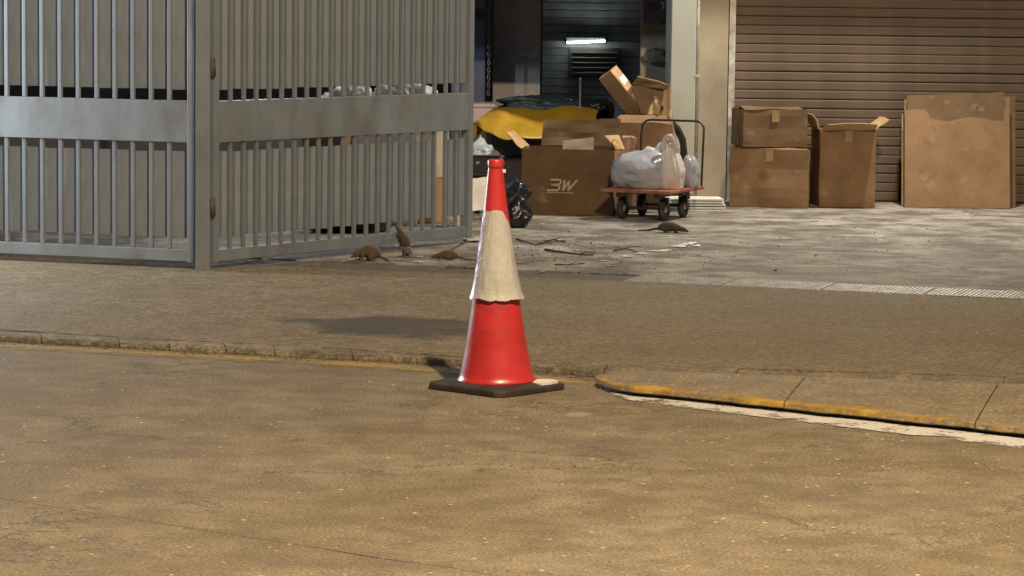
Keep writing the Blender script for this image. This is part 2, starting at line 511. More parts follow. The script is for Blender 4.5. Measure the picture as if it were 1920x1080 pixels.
# raised slabs with worn yellow edge, at the end of the dropped kerb
M_slab = concrete('slab_concrete', (0.31, 0.265, 0.19), (0.25, 0.20, 0.125), (0.12, 0.10, 0.07), rough=0.85, speck=0.3, stain=0.4)
M_yellow_edge = worn_paint('yellow_kerb_paint', (0.60, 0.38, 0.07), cover=0.42, scale=15.0, edge=0.16, amt=0.9)
ZS = 0.043
sf = [G(x, y, ZS) for x, y in [(1115, 705), (1119, 710), (1142, 719), (1183, 726), (1234, 730), (1275, 734), (1311, 738), (1500, 759), (1920, 803), (2400, 850)]]
sb = [G(x, y, ZS) for x, y in [(1117, 705), (1127, 700), (1163, 692), (1199, 693), (1244, 694), (1311, 696), (1500, 703), (1920, 718), (2400, 738)]]
for (a, b) in [(0.0, 0.352), (0.354, 0.62), (0.622, 0.99)]:
    n = 22
    fr = [along(sf, a + (b - a) * i / n) for i in range(n + 1)]
    bk = [along(sb, a + (b - a) * i / n) for i in range(n + 1)]
    bm = B()
    for i, p in enumerate(fr):
        k = 0.02 * noise.noise(Vector((p.x * 6, p.y * 6, 2))) + 0.013 * noise.noise(Vector((p.x * 19, p.y * 19, 2)))
        if 0 < i: fr[i] = p + Vector((-0.3, -0.9, 0)) * k
    rows = []
    for i in range(n + 1):
        f0, b0 = fr[i], bk[i]
        dd = (b0 - f0); ln = max(dd.length, 0.02); dn = dd / dd.length if dd.length > 1e-4 else Vector((0.3, 0.9, 0))
        row = []
        for (off, z_) in [(0.07, -0.02), (0.07, 0.016), (0.012, 0.018), (0.0, 0.024), (0.006, 0.038), (0.03, ZS), (0.10, ZS + 0.001), (0.5 * ln, ZS), (ln - 0.012, ZS - 0.004), (ln, ZS - 0.03), (ln, -0.02)]:
            off = min(off, ln)
            q = f0 + dn * off; q.z = z_
            row.append(bm.verts.new(q))
        rows.append(row)
    for r0, r1 in zip(rows, rows[1:]):
        for k in range(len(r0) - 1): bm.faces.new((r0[k], r1[k], r1[k + 1], r0[k + 1]))
    bm.faces.new(rows[0]); bm.faces.new(rows[-1][::-1])
    bmesh.ops.remove_doubles(bm, verts=bm.verts, dist=0.0005)
    bmesh.ops.recalc_face_normals(bm, faces=bm.faces)
    s = link('kerb_slab', bm, M_slab, kerb)
    # paint skin 1.5 mm off the front edge
    bm = B(); rows = []
    for i in range(n + 1):
        f0, b0 = fr[i], bk[i]
        dd = (b0 - f0); ln = max(dd.length, 0.02); dn = dd / dd.length if dd.length > 1e-4 else Vector((0.3, 0.9, 0))
        wv = 0.20 + 0.06 * noise.noise(Vector((f0.x * 4, f0.y * 4, 7)))
        rows.append([bm.verts.new(Vector((0, 0, 0)) + f0 + dn * min(o_, ln * 0.8) + Vector((0, 0, z_ - f0.z))) for (o_, z_) in
                     [(-0.0018, 0.024), (0.0035, 0.0402), (0.029, ZS + 0.0025), (0.06, ZS + 0.003), (wv, ZS + 0.003)]])
    for r0, r1 in zip(rows, rows[1:]):
        for k in range(4): bm.faces.new((r0[k], r1[k], r1[k + 1], r0[k + 1]))
    bmesh.ops.recalc_face_normals(bm, faces=bm.faces)
    pnt = link('painted_edge', bm, M_yellow_edge, s)
    n5 = 5
    a_ = pnt.data.attributes.new('fade', 'FLOAT', 'POINT')
    for i in range(len(pnt.data.vertices)): a_.data[i].value = [0.35, 0.1, 0.0, 0.25, 1.1][i % n5]

# road markings
M_yline = worn_paint('yellow_line_paint', (0.62, 0.43, 0.12), cover=0.44, scale=20.0, edge=0.3, amt=0.75)
M_wline = worn_paint('white_line_paint', (0.74, 0.73, 0.70), cover=0.455, scale=48.0, edge=0.10)
def strip(name, top, bot, mat, parent, z=0.004, fade=(0.7, 0.0, 0.7)):
    n = 40; bm = B(); rows = []
    for i in range(n + 1):
        p, q = along(top, i / n), along(bot, i / n)
        rows.append([bm.verts.new(Vector((0, 0, z)) + p.lerp(q, k)) for k in (0.0, 0.5, 1.0)])
    for r0, r1 in zip(rows, rows[1:]):
        for k in range(2): bm.faces.new((r0[k], r1[k], r1[k + 1], r0[k + 1]))
    bmesh.ops.recalc_face_normals(bm, faces=bm.faces)
    for f in bm.faces:
        if f.normal.z < 0: f.normal_flip()
    o = link(name, bm, mat, parent)
    a_ = o.data.attributes.new('fade', 'FLOAT', 'POINT')
    for i in range(len(o.data.vertices)): a_.data[i].value = fade[i % 3] + (0.6 if i < 6 else 0)
    return o
yl = [(-400, 625), (0, 649), (300, 664), (609, 681), (700, 686), (767, 691), (820, 695), (930, 704), (1055, 715), (1090, 719), (1130, 725)]
strip('yellow_line', [G(x, y - 5) for x, y in yl], [G(x, y + 6) for x, y in yl], M_yline, road)
strip('white_line', [G(x, y) for x, y in [(1122, 725), (1183, 737), (1311, 752), (1500, 775), (1920, 824), (2400, 880)]],
      [G(x, y) for x, y in [(1130, 741), (1193, 754), (1311, 769), (1500, 792), (1920, 843), (2400, 900)]], M_wline, road, fade=(0.1, -0.1, 0.45))

# drain: recessed trench with cover slabs and steel gratings
M_dcov = concrete('drain_cover_concrete', (0.17, 0.15, 0.125), (0.13, 0.115, 0.09), (0.06, 0.05, 0.04), rough=0.8, speck=0.2, stain=0.5)
M_steel = simple('galvanised_steel', (0.55, 0.55, 0.53), 0.45, metal=0.6, var=0.3, scale=15, dirt=(0.16, 0.13, 0.1))
drain = structure(poly_sheet('drain_channel', [tuple(p) for p in df] + [tuple(p) for p in reversed(db)], -0.045, M_joint))
L0 = G(1165, 528, HZ)
dd = (dr_f[4] - dr_f[2]).normalized(); dn = Vector((-dd.y, dd.x, 0))
fline = dr_f[2]
wid = (dr_b[2] - dr_f[2]).dot(dn)
g_start = (L0 - fline).dot(dd)
s = g_start
bm = B()
gl, gw = 0.58, wid - 0.05
nb = 22
for k in range(nb):
    x0 = 0.004 + k * (gl - 0.008) / nb
    box(bm, (x0, 0.0, -0.02), (x0 + 0.011, gw, 0.0))
for k in range(7):
    y0 = k * (gw - 0.014) / 6
    box(bm, (0.0, y0, -0.016), (gl, y0 + 0.014, -0.002))
gme = bpy.data.meshes.new('drain_grating'); bm.to_mesh(gme); bm.free(); gme.materials.append(M_steel)
ang = math.atan2(dd.y, dd.x)
while s < g_start + 6.5:
    o = link('drain_grating', gme, M_steel, drain)
    p = fline + dd * s + dn * 0.02
    o.location = (p.x, p.y, HZ + 0.002); o.rotation_euler = (0, 0, ang)
    s += gl + 0.012
bm = B(); box(bm, (0, 0, -0.05), (0.60, wid - 0.045, -0.001), bev=0.004)
cme = bpy.data.meshes.new('drain_cover'); bm.to_mesh(cme); bm.free(); cme.materials.append(M_dcov)
s = g_start - 0.612
while s > -4.5:
    o = link('drain_cover', cme, M_dcov, drain)
    p = fline + dd * s + dn * 0.015
    o.location = (p.x, p.y, HZ - 0.004 + random.uniform(-0.004, 0.002)); o.rotation_euler = (0, 0, ang)
    s -= 0.612

# ================================================================== SETTING: building behind the yard
M_dark = simple('dark_wall_plaster', (0.16, 0.165, 0.19), 0.8, var=0.3, scale=2.0, dirt=(0.03, 0.03, 0.032))
M_darkgrey = simple('column_plaster', (0.62, 0.60, 0.64), 0.75, var=0.22, scale=3.0, dirt=(0.15, 0.14, 0.15))
M_slate = simple('slate_shutter_paint', (0.46, 0.52, 0.66), 0.45, metal=0.0, var=0.25, scale=6.0, dirt=(0.22, 0.26, 0.34))
M_cream = simple('cream_wall_paint', (0.455, 0.475, 0.43), 0.7, var=0.08, scale=1.5, dirt=(0.36, 0.32, 0.24), dirt_amt=0.35, bumps=0.15)
M_wallR = simple('stained_render', (0.34, 0.29, 0.22), 0.85, var=0.25, scale=1.6, dirt=(0.14, 0.11, 0.08), bumps=0.25)
M_brownshut = simple('brown_shutter_paint', (0.12, 0.085, 0.06), 0.55, var=0.25, scale=4.0, dirt=(0.07, 0.05, 0.035))
M_gateblue = simple('dark_blue_board', (0.12, 0.15, 0.28), 0.6, var=0.3, scale=3.0)

bw = thing('back_wall', 'dark plastered wall at the back of the unlit loading bay', 'wall', (0, 0, 0))
bm = B(); box(bm, (-9, 28.2, 0), (9, 28.5, 4.2)); link('wall_surface', bm, M_dark, bw)
# ceiling / upper storey over the bay; the unseen front shutter is added to shade the bay
up = thing('upper_storey', 'overhanging concrete upper storey above the loading bay', 'building', (0, 0, 0))
bm = B(); box(bm, (-9, 23.75, 2.75), (9, 28.19, 3.0)); link('ceiling_slab', bm, M_dark, up)
bm = B(); box(bm, (-9, 23.45, 2.75), (9, 23.74, 6.5)); link('facade_wall', bm, M_wallR, up)
pr = at(1258, 200, 23.45).x
fs = thing('added_shade_shutter', 'grey roller shutter added above the view to shade the bay', 'shutter')
slat = B(); box(slat, (-4.6, 23.50, -0.037), (pr - 0.004, 23.535, 0.037), bev=0.008)
sm = bpy.data.meshes.new('slat'); slat.to_mesh(sm); slat.free(); sm.materials.append(M_slate)
for k in range(10):
    o = link('slat', sm, M_slate, fs); o.location.z = 2.02 + k * 0.076

# cream pillar and conduit
pil = thing('pillar', 'pale cream painted pillar at the right of the loading bay', 'pillar')
px0, px1 = at(1257, 150, 23.45).x, at(1303, 150, 23.45).x
bm = B(); box(bm, (px0, 23.40, 0.0), (px1, 24.3, 2.748), bev=0.006); link('pillar_shaft', bm, M_cream, pil)
bm = B(); box(bm, (px0 - 0.012, 23.385, 0.0), (px1 + 0.012, 24.29, 0.13), bev=0.005); link('plinth', bm, M_wallR, pil)
cd = thing('conduit_pipe', 'thin grey steel conduit pipe running up the cream pillar edge', 'pipe')
bm = B(); cx = px1 + 0.016; tube(bm, [(cx, 23.41, 0.02), (cx, 23.41, 2.74)], 0.013, 12); link('pipe', bm, M_steel, cd, True)
for z in (0.35, 1.05, 1.9):
    bm = B(); box(bm, (cx - 0.02, 23.396, z), (cx + 0.02, 23.43, z + 0.02), bev=0.002); link('clip', bm, M_steel, cd)

# wall and closed shutter to the right of the pillar
rw = thing('side_wall', 'stained rendered wall beside the brown roller shutter', 'wall')
bm = B(); box(bm, (px1 + 0.035, 24.0, 0), (px1 + 0.30, 24.3, 2.748)); link('wall_surface', bm, M_wallR, rw)
bm = B(); box(bm, (px1 + 3.5, 24.0, 0), (px1 + 7.5, 24.3, 2.748)); link('wall_surface', bm, M_wallR, rw)
rs = thing('closed_shutter', 'closed dull brown roller shutter beyond the cream pillar', 'shutter')
slat = B(); box(slat, (px1 + 0.30, 24.06, -0.036), (px1 + 3.5, 24.10, 0.036), bev=0.01)
sm2 = bpy.data.meshes.new('slat'); slat.to_mesh(sm2); slat.free(); sm2.materials.append(M_brownshut)
for k in range(36):
    o = link('slat', sm2, M_brownshut, rs); o.location = (0, random.uniform(-.003, .003), 0.075 + k * 0.075); o.rotation_euler = (0, R(random.uniform(-.035, .035)), 0)
for xx in (px1 + 0.31, px1 + 3.44):
    bm = B(); box(bm, (xx, 24.02, 0.03), (xx + 0.05, 24.055, 2.7)); link('guide_rail', bm, M_steel, rs)

# inside the bay: slate shutter, column, right inner wall
ist = thing('inner_shutter', 'dark slate blue slatted shutter deep inside the bay', 'shutter')
xa, xb = at(1017, 60, 27.6).x, at(1206, 60, 27.6).x
slat = B(); box(slat, (xa, 27.6, -0.034), (xb, 27.64, 0.034), bev=0.009)
sm3 = bpy.data.meshes.new('slat'); slat.to_mesh(sm3); slat.free(); sm3.materials.append(M_slate)
for k in range(36):
    o = link('slat', sm3, M_slate, ist); o.location.z = 0.08 + k * 0.072
ic = thing('inner_column', 'dark grey square column inside the bay with two pale tape marks', 'column')
xa2, xb2 = at(925, 60, 26.6).x, at(1014, 60, 26.6).x
bm = B(); box(bm, (xa2, 26.6, 0.03), (xb2, 27.0, 2.748), bev=0.008); link('column_shaft', bm, M_darkgrey, ic)
M_tape = simple('pale_tape', (0.82, 0.82, 0.80), 0.5, var=0.1)
for q in ([(968, 111), (971, 102), (994, 97), (989, 101)], [(984, 115), (998, 99), (1013, 97), (1010, 103)]):
    bm = B(); pts = [at(x, y, 26.596) for x, y in q]
    vs = [bm.verts.new(p) for p in pts] + [bm.verts.new(p + Vector((0, 0.003, 0))) for p in pts]
    bm.faces.new(vs[:4]); bm.faces.new(vs[4:][::-1])
    for i in range(4): bm.faces.new((vs[i], vs[(i + 1) % 4], vs[4 + (i + 1) % 4], vs[4 + i]))
    bmesh.ops.recalc_face_normals(bm, faces=bm.faces)
    link('tape_mark', bm, M_tape, ic)
inw = thing('inner_side_wall', 'short grey brown wall inside the bay next to the cream pillar', 'wall')
bm = B(); box(bm, (at(1202, 80, 25.6).x, 25.6, 0.03), (at(1300, 80, 25.6).x, 25.8, 2.748)); link('wall_surface', bm, simple('inner_wall_paint', (0.62, 0.55, 0.46), 0.8, var=0.2, scale=3, dirt=(0.3, 0.26, 0.22)), inw)
po = thing('poster', 'dark purple poster with a pale figure on the inner wall', 'poster')
M_post = simple('poster_ink', (0.26, 0.22, 0.38), 0.45, var=0.6, scale=9.0, dirt=(0.15, 0.13, 0.16))
bm = B(); a, b = at(1206, 46, 25.59), at(1262, -30, 25.59); box(bm, (a.x, 25.59, a.z), (b.x, 25.598, b.z)); link('poster_sheet', bm, M_post, po)
bm = B()
for (x0, y0, x1, y1) in ((1238, 4, 1246, 7), (1242.5, 7, 1246, 13), (1241, 13, 1244.5, 19)):
    a, b = at(x0, y1, 25.586), at(x1, y0, 25.586); box(bm, (a.x, 25.586, a.z), (b.x, 25.5885, b.z))
link('poster_figure', bm, simple('poster_print', (0.85, 0.84, 0.86), 0.5), po)
bb = thing('dark_blue_cabinet', 'dark blue cabinet with a black slot behind the gate end', 'cabinet', (0, 0, 0))
a, b = at(845, 220, 26.0), at(911, 0, 26.0)
bm = B(); box(bm, (a.x, 26.0, 0.03), (b.x, 26.5, 2.2), bev=0.01); link('cabinet_body', bm, M_gateblue, bb)
a, b = at(850, 36, 25.99), at(908, 18, 25.99)
bm = B(); box(bm, (a.x, 25.985, a.z), (b.x, 25.998, b.z)); link('slot_panel', bm, simple('black_panel', (0.01, 0.01, 0.012), 0.4), bb)
# hanging chain
M_chain = simple('chain_steel', (0.25, 0.25, 0.28), 0.4, metal=0.5)
hc = thing('hanging_chain', 'hoist chain hanging straight down beside the dark column', 'chain')
p0 = at(917, 60, 25.9)
bm = B()
tr = []
for k in range(13):
    a = 2 * math.pi * k / 12
    tr.append((0.011 * math.cos(a), 0, 0.022 * math.sin(a)))
tube(bm, tr, 0.004, 6, False)
lme = bpy.data.meshes.new('link'); bm.to_mesh(lme); bm.free(); lme.materials.append(M_chain)
for k in range(44):
    o = link('link', lme, M_chain, hc, False); o.location = (p0.x, p0.y, 0.82 + 0.034 * k); o.rotation_euler = (0, 0, R(90 * (k % 2) + 20))
hl = B(); tube(hl, [(p0.x, p0.y, 0.82 + 0.034 * 43.4), (p0.x, p0.y, 2.749)], 0.006, 6); link('hanger_rod', hl, M_chain, hc)
# louvred vent with the lit tube above it
lv = thing('louvre_vent', 'dark louvred vent box on the slate shutter under the light tube', 'vent')
M_vent = simple('vent_paint', (0.09, 0.10, 0.11), 0.5, var=0.2)
a, b = at(1066, 146, 27.5), at(1162, 90, 27.5)
bm = B(); box(bm, (a.x, 27.52, a.z), (b.x, 27.598, b.z), bev=0.012); link('vent_body', bm, M_vent, lv)
M_vent2 = simple('vent_louvre_paint', (0.10, 0.105, 0.115), 0.5, var=0.2)
for k in range(5):
    z = a.z + 0.04 + k * 0.047
    bm = B(); box(bm, (a.x + 0.03, -0.02, -0.004), (b.x - 0.03, 0.02, 0.004)); o = link('louvre', bm, M_vent2, lv)
    o.location = (0, 27.508, z); o.rotation_euler = (R(-35), 0, 0)
lt = thing('light_tube', 'lit white fluorescent tube glowing in the dark bay', 'light')
a, b = at(1061, 80, 27.42), at(1136, 77, 27.42)
bm = B(); tube(bm, [a, b], 0.009, 12); tb = link('tube', bm, emitter('tube_glow', (0.97, 1.0, 0.80), 18.0), lt, True)
bm = B(); box(bm, (a.x - 0.02, 27.45, a.z + 0.012), (b.x + 0.02, 27.598, a.z + 0.05), bev=0.004); link('batten', bm, M_vent, lt)
for p in (a, b):
    bm = B(); box(bm, (p.x - 0.008, 27.405, p.z - 0.016), (p.x + 0.008, 27.449, p.z + 0.03), bev=0.002); link('end_cap', bm, M_vent, lt)

# ================================================================== LAMPS that light the place (all stand above or beyond the view)
def lamp_light(name, kind, loc, power, c, parent, size=0.12, target=None, spot=None, blend=0.5):
    d = bpy.data.lights.new(name, kind); d.energy = power; d.color = c
    if kind in ('POINT', 'SPOT'): d.shadow_soft_size = size
    if kind == 'SPOT': d.spot_size = spot; d.spot_blend = blend
    if kind == 'AREA': d.shape = 'RECTANGLE'; d.size = size[0]; d.size_y = size[1]
    o = bpy.data.objects.new(name, d); col.objects.link(o); o.parent = parent
    o.location = Vector(loc) - parent.location
    if target is not None:
        o.rotation_euler = (Vector(target) - Vector(loc)).to_track_quat('-Z', 'Y').to_euler()
    return o
M_lampgrey = simple('lamp_grey_paint', (0.3, 0.31, 0.31), 0.5, metal=0.3)
sl = thing('street_lamp', 'tall grey street lamp with a warm head over the road', 'street lamp', (4.6, 3.2, 0.0))
bm = B(); tube(bm, [(0, 0, -0.02), (0, 0, 1.2), (0, 0, 7.6)], [0.10, 0.085, 0.055], 16); link('pole', bm, M_lampgrey, sl, True)
bm = B(); tube(bm, [(0, 0, 7.5), (-0.5, 0.5, 8.05), (-1.6, 1.8, 8.3), (-2.3, 2.6, 8.32)], 0.035, 12); link('arm', bm, M_lampgrey, sl, True)
bm = B(); box(bm, (-0.35, -0.14, 0.0), (0.35, 0.14, 0.10), bev=0.03); h = link('lamp_head', bm, M_lampgrey, sl); h.location = (-2.5, 2.85, 8.27); h.rotation_euler = (0, 0, R(131))
bm = B(); box(bm, (-0.26, -0.10, -0.012), (0.26, 0.10, -0.002)); l = link('lens', bm, emitter('warm_lens', (1.0, 0.72, 0.42), 20.0), sl); l.location = (-2.5, 2.85, 8.27); l.rotation_euler = (0, 0, R(131))
lamp_light('street_light', 'SPOT', (2.1, 6.05, 8.2), 6200, (1.0, 0.74, 0.45), sl, size=0.14, target=(0.5, 14, 0), spot=R(150), blend=0.6)

def wall_lamp(name, label, loc, reach, mat):
    fl = thing(name, label, 'flood lamp', loc)
    bm = B(); tube(bm, [(0, 0, 0), (0, -reach * .5, 0.15), (0, -reach, 0.12)], 0.02, 10); link('arm', bm, M_lampgrey, fl, True)
    bm = B(); box(bm, (-0.16, -0.12, -0.06), (0.16, 0.12, 0.0), bev=0.015); h = link('lamp_head', bm, M_lampgrey, fl); h.location = (0, -reach - .05, 0.09); h.rotation_euler = (R(5), R(20), 0)
    bm = B(); box(bm, (-0.13, -0.09, -0.072), (0.13, 0.09, -0.062)); h = link('lens', bm, mat, fl); h.location = (0, -reach - .05, 0.09); h.rotation_euler = (R(5), R(20), 0)
    return fl
fl = wall_lamp('flood_lamp', 'white floodlight on a wall arm above the brown shutter', (3.4, 23.44, 4.7), 0.8, emitter('white_lens', (1.0, 0.92, 0.8), 15.0))
lamp_light('flood_light', 'SPOT', (3.36, 22.6, 4.68), 1250, (1.0, 0.93, 0.80), fl, size=0.10, target=(0.9, 21.6, 0.0), spot=R(120), blend=0.8)

M_cool = emitter('cool_tube', (0.85, 0.95, 1.0), 30.0)
def post_lamp(label, loc, h, power, target):
    tl = thing('tube_lamp_post', label, 'lamp', loc)
    bm = B(); tube(bm, [(0, 0, -0.01), (0, 0, h + .45)], 0.035, 12); link('post', bm, M_lampgrey, tl, True)
    bm = B(); box(bm, (-0.05, -0.05, h + .02), (0.62, 0.05, h + .10), bev=0.01); link('batten', bm, M_lampgrey, tl)
    bm = B(); tube(bm, [(0.02, 0, h), (0.6, 0, h)], 0.016, 12); link('tube', bm, M_cool, tl, True)
    lamp_light('tube_light', 'POINT', Vector(loc) + Vector((.31, -0.03, h - .03)), power, (0.88, 0.95, 1.0), tl, size=0.03)
post_lamp('cool white tube lamp on a post behind the open gate leaf', (-2.3, 22.2, 0.03), 2.4, 80, None)
ul = thing('upright_tube_lamp', 'upright cool white tube lamp on a post beyond the closed gate leaf', 'lamp', (-4.75, 17.9, 0.03))
bm = B(); tube(bm, [(0, 0, -0.01), (0, 0, 2.6)], 0.03, 12); link('post', bm, M_lampgrey, ul, True)
bm = B(); tube(bm, [(0.035, -0.045, 0.65), (0.035, -0.045, 2.25)], 0.014, 12); link('tube', bm, M_cool, ul, True)
for z in (0.62, 2.26):
    bm = B(); box(bm, (0.0, -0.065, z), (0.06, 0.0, z + 0.028), bev=0.003); link('end_cap', bm, M_lampgrey, ul)
lamp_light('upright_tube_light', 'AREA', (-4.70, 17.835, 1.48), 165, (0.86, 0.93, 1.0), ul, size=(0.05, 1.6), target=(-0.07, 12.5, 1.48))

# ================================================================== TRAFFIC CONE
mt, nt, b_ = new_mat('red_cone_plastic')
v = coords(nt)
n1 = tex(nt, 'Noise', v, Scale=6.0, Detail=6.0, Roughness=0.6)
cc = ramp(nt, n1.outputs[0], [(0.3, (0.50, 0.028, 0.028)), (0.7, (0.68, 0.045, 0.045))])
n2 = tex(nt, 'Noise', coords(nt, (1, 1, 3.2)), Scale=4.2, Detail=9.0, Roughness=0.72)        # grimy smears round the body
cc = mix(nt, ramp(nt, n2.outputs[0], [(0.52, 0.0), (0.70, 0.6)]), cc, (0.16, 0.03, 0.026))
n3 = tex(nt, 'Noise', coords(nt, (1, 1, 0.35)), Scale=38.0, Detail=8.0, Roughness=0.75)      # pale upright scuffs
cc = mix(nt, ramp(nt, n3.outputs[0], [(0.64, 0.0), (0.72, 0.4)]), cc, (0.75, 0.30, 0.26))
nt.links.new(cc, b_.inputs['Base Color'])
nt.links.new(ramp(nt, n2.outputs[0], [(0.35, 0.30), (0.65, 0.5)]), b_.inputs['Roughness'])
b_.inputs['Coat Weight'].default_value = 0.7; b_.inputs['Coat Roughness'].default_value = 0.28
bump(nt, b_, n3.outputs[0], 0.06, 0.004)
M_red = mt
M_rubber = simple('black_rubber', (0.035, 0.032, 0.029), 0.7, var=0.35, scale=14.0, dirt=(0.11, 0.095, 0.075), bumps=0.3)
mt, nt, b_ = new_mat('reflective_film')
v = coords(nt)
n1 = tex(nt, 'Noise', v, Scale=9.0, Detail=6.0)
nt.links.new(ramp(nt, n1.outputs[0], [(0.3, (0.49, 0.48, 0.47)), (0.7, (0.60, 0.59, 0.58))]), b_.inputs['Base Color'])
b_.inputs['Roughness'].default_value = 0.36
b_.inputs['Coat Weight'].default_value = 0.6; b_.inputs['Coat Roughness'].default_value = 0.24
b_.inputs['Sheen Weight'].default_value = 0.0
b_.inputs['Thin Film Thickness'].default_value = 420.0
hx = tex(nt, 'Voronoi', v, Scale=160.0)
n2 = tex(nt, 'Noise', v, Scale=30.0, Detail=2.0, Distortion=1.0)
bump(nt, b_, mix(nt, 0.7, hx.outputs['Distance'], n2.outputs[0]), 0.34, 0.010)
M_film = mt
cone_g = G(931, 729)
cone = thing('traffic_cone', 'tall red and white traffic cone on a black rubber base', 'traffic cone', cone_g, R(3))
bm = B()
hb = 0.222
ocs = []
for cx_, cy_ in ((1, 1), (-1, 1), (-1, -1), (1, -1)):
    pass
c_ = 0.035
sq = [(hb, -hb + c_), (hb, hb - c_), (hb - c_, hb), (-hb + c_, hb), (-hb, hb - c_), (-hb, -hb + c_), (-hb + c_, -hb), (hb - c_, -hb)]
prof = [(1.0, 0.004), (1.0, 0.020), (0.985, 0.027), (0.92, 0.031), (0.78, 0.038)]
rings = [[bm.verts.new((x * k, y * k, z)) for x, y in sq] for k, z in prof]
for r0, r1 in zip(rings, rings[1:]):
    for i in range(8): bm.faces.new((r0[i], r0[(i + 1) % 8], r1[(i + 1) % 8], r1[i]))
bm.faces.new(rings[0][::-1]); bm.faces.new(rings[-1])
for x, y in ((.17, .17), (-.17, .17), (-.17, -.17), (.17, -.17)):
    box(bm, (x - .03, y - .03, 0.0), (x + .03, y + .03, 0.006))
base = link('rubber_base', bm, M_rubber, cone); base.rotation_euler = (0, 0, R(45))
TILT = R(-0.9)
def cone_r(z):                      # measured radius at height z
    P = [(0.045, 0.160), (0.06, 0.156), (0.10, 0.148), (0.18, 0.132), (0.27, 0.118), (0.36, 0.104), (0.50, 0.086), (0.64, 0.068), (0.78, 0.049), (0.90, 0.036), (0.955, 0.030)]
    for (z0, r0), (z1, r1) in zip(P, P[1:]):
        if z <= z1: return r0 + (r1 - r0) * max(0, (z - z0) / (z1 - z0))
    return P[-1][1]
bm = B()
zs = [0.036, 0.046] + [0.046 + 0.91 * i / 60 for i in range(1, 61)]
pf = [(0.150, 0.034), (0.166, 0.036), (0.168, 0.042), (0.160, 0.050)] + [(cone_r(z), z) for z in zs if z > 0.055]
lathe(bm, pf, 72, lambda a, z: 0.0012 * math.sin(2 * a + 1) + 0.0009 * noise.noise(Vector((math.cos(a) * 2, math.sin(a) * 2, z * 4))))
body = link('cone_body', bm, M_red, cone, True); body.rotation_euler = (0, TILT, 0)
bm = B()
lathe(bm, [(0.026, 0.945), (0.033, 0.948), (0.0335, 0.955), (0.0335, 0.975), (0.031, 0.982), (0.020, 0.983), (0.016, 0.965), (0.0, 0.962)], 40)
bm.verts.ensure_lookup_table()
link('cap', bm, M_red, cone, True).rotation_euler = (0, TILT, 0)
# small sleeve collar under the cap, and a snapped tab
bm = B(); box(bm, (0.028, -0.012, 0.925), (0.043, 0.004, 0.940), bev=0.002); link('tab', bm, M_tape, cone).rotation_euler = (0, TILT, 0)
# white film sleeve: baggy, flaring off the body at the bottom, ragged hem
bm = B(); seg = 96; nz = 44
z_lo, z_hi = 0.392, 0.765
rings = []
for j in range(nz + 1):
    t = j / nz
    ring = []
    for k in range(seg):
        a = 2 * math.pi * k / seg
        ca, sa = math.cos(a), math.sin(a)
        hem = 0.008 * noise.noise(Vector((ca * 2.2, sa * 2.2, 5))) + 0.005 * noise.noise(Vector((ca * 7, sa * 7, 9)))
        top = 0.007 * noise.noise(Vector((ca * 1.5, sa * 1.5, 15))) - 0.075 * max(0, (ca - 0.45) / 0.55) ** 1.5
        z = (z_lo + hem) + (z_hi + top - z_lo - hem) * t
        r = cone_r(z) + 0.0022
        baggy = 0.014 * (1 - t) ** 3 * (0.5 + 0.9 * max(0, ca)) + 0.004 * math.exp(-(t / 0.05) ** 2) 
        r += baggy + 0.0032 * noise.noise(Vector((ca * 5, sa * 5, z * 14))) * (1 - 0.5 * t) + 0.0016 * (abs(noise.noise(Vector((ca * 6, sa * 6, z * 22)))) - .25) + 0.0006 * noise.noise(Vector((ca * 14, sa * 14, z * 50)))
        ring.append(bm.verts.new((max(r, cone_r(z) + 0.001) * ca, max(r, cone_r(z) + 0.001) * sa, z)))
    rings.append(ring)
for r0, r1 in zip(rings, rings[1:]):
    for k in range(seg): bm.faces.new((r0[k], r0[(k + 1) % seg], r1[(k + 1) % seg], r1[k]))
link('reflective_sleeve', bm, M_film, cone, True).rotation_euler = (0, TILT, 0)
# white sticker on the base, to the right of the body
bm = B()
pts = [(0.150, -0.085), (0.185, -0.108), (0.225, -0.08), (0.262, -0.03), (0.245, 0.012), (0.175, 0.03)]
vs = [bm.verts.new((x, y, 0.0405)) for x, y in pts]; bm.faces.new(vs)
bmesh.ops.recalc_face_normals(bm, faces=bm.faces)
e = bmesh.ops.extrude_face_region(bm, geom=list(bm.faces))
for x in e['geom']:
    if isinstance(x, bmesh.types.BMVert): x.co.z -= 0.0105
bmesh.ops.recalc_face_normals(bm, faces=bm.faces)
link('base_sticker', bm, simple('white_sticker', (0.78, 0.77, 0.74), 0.5, var=0.08), cone)

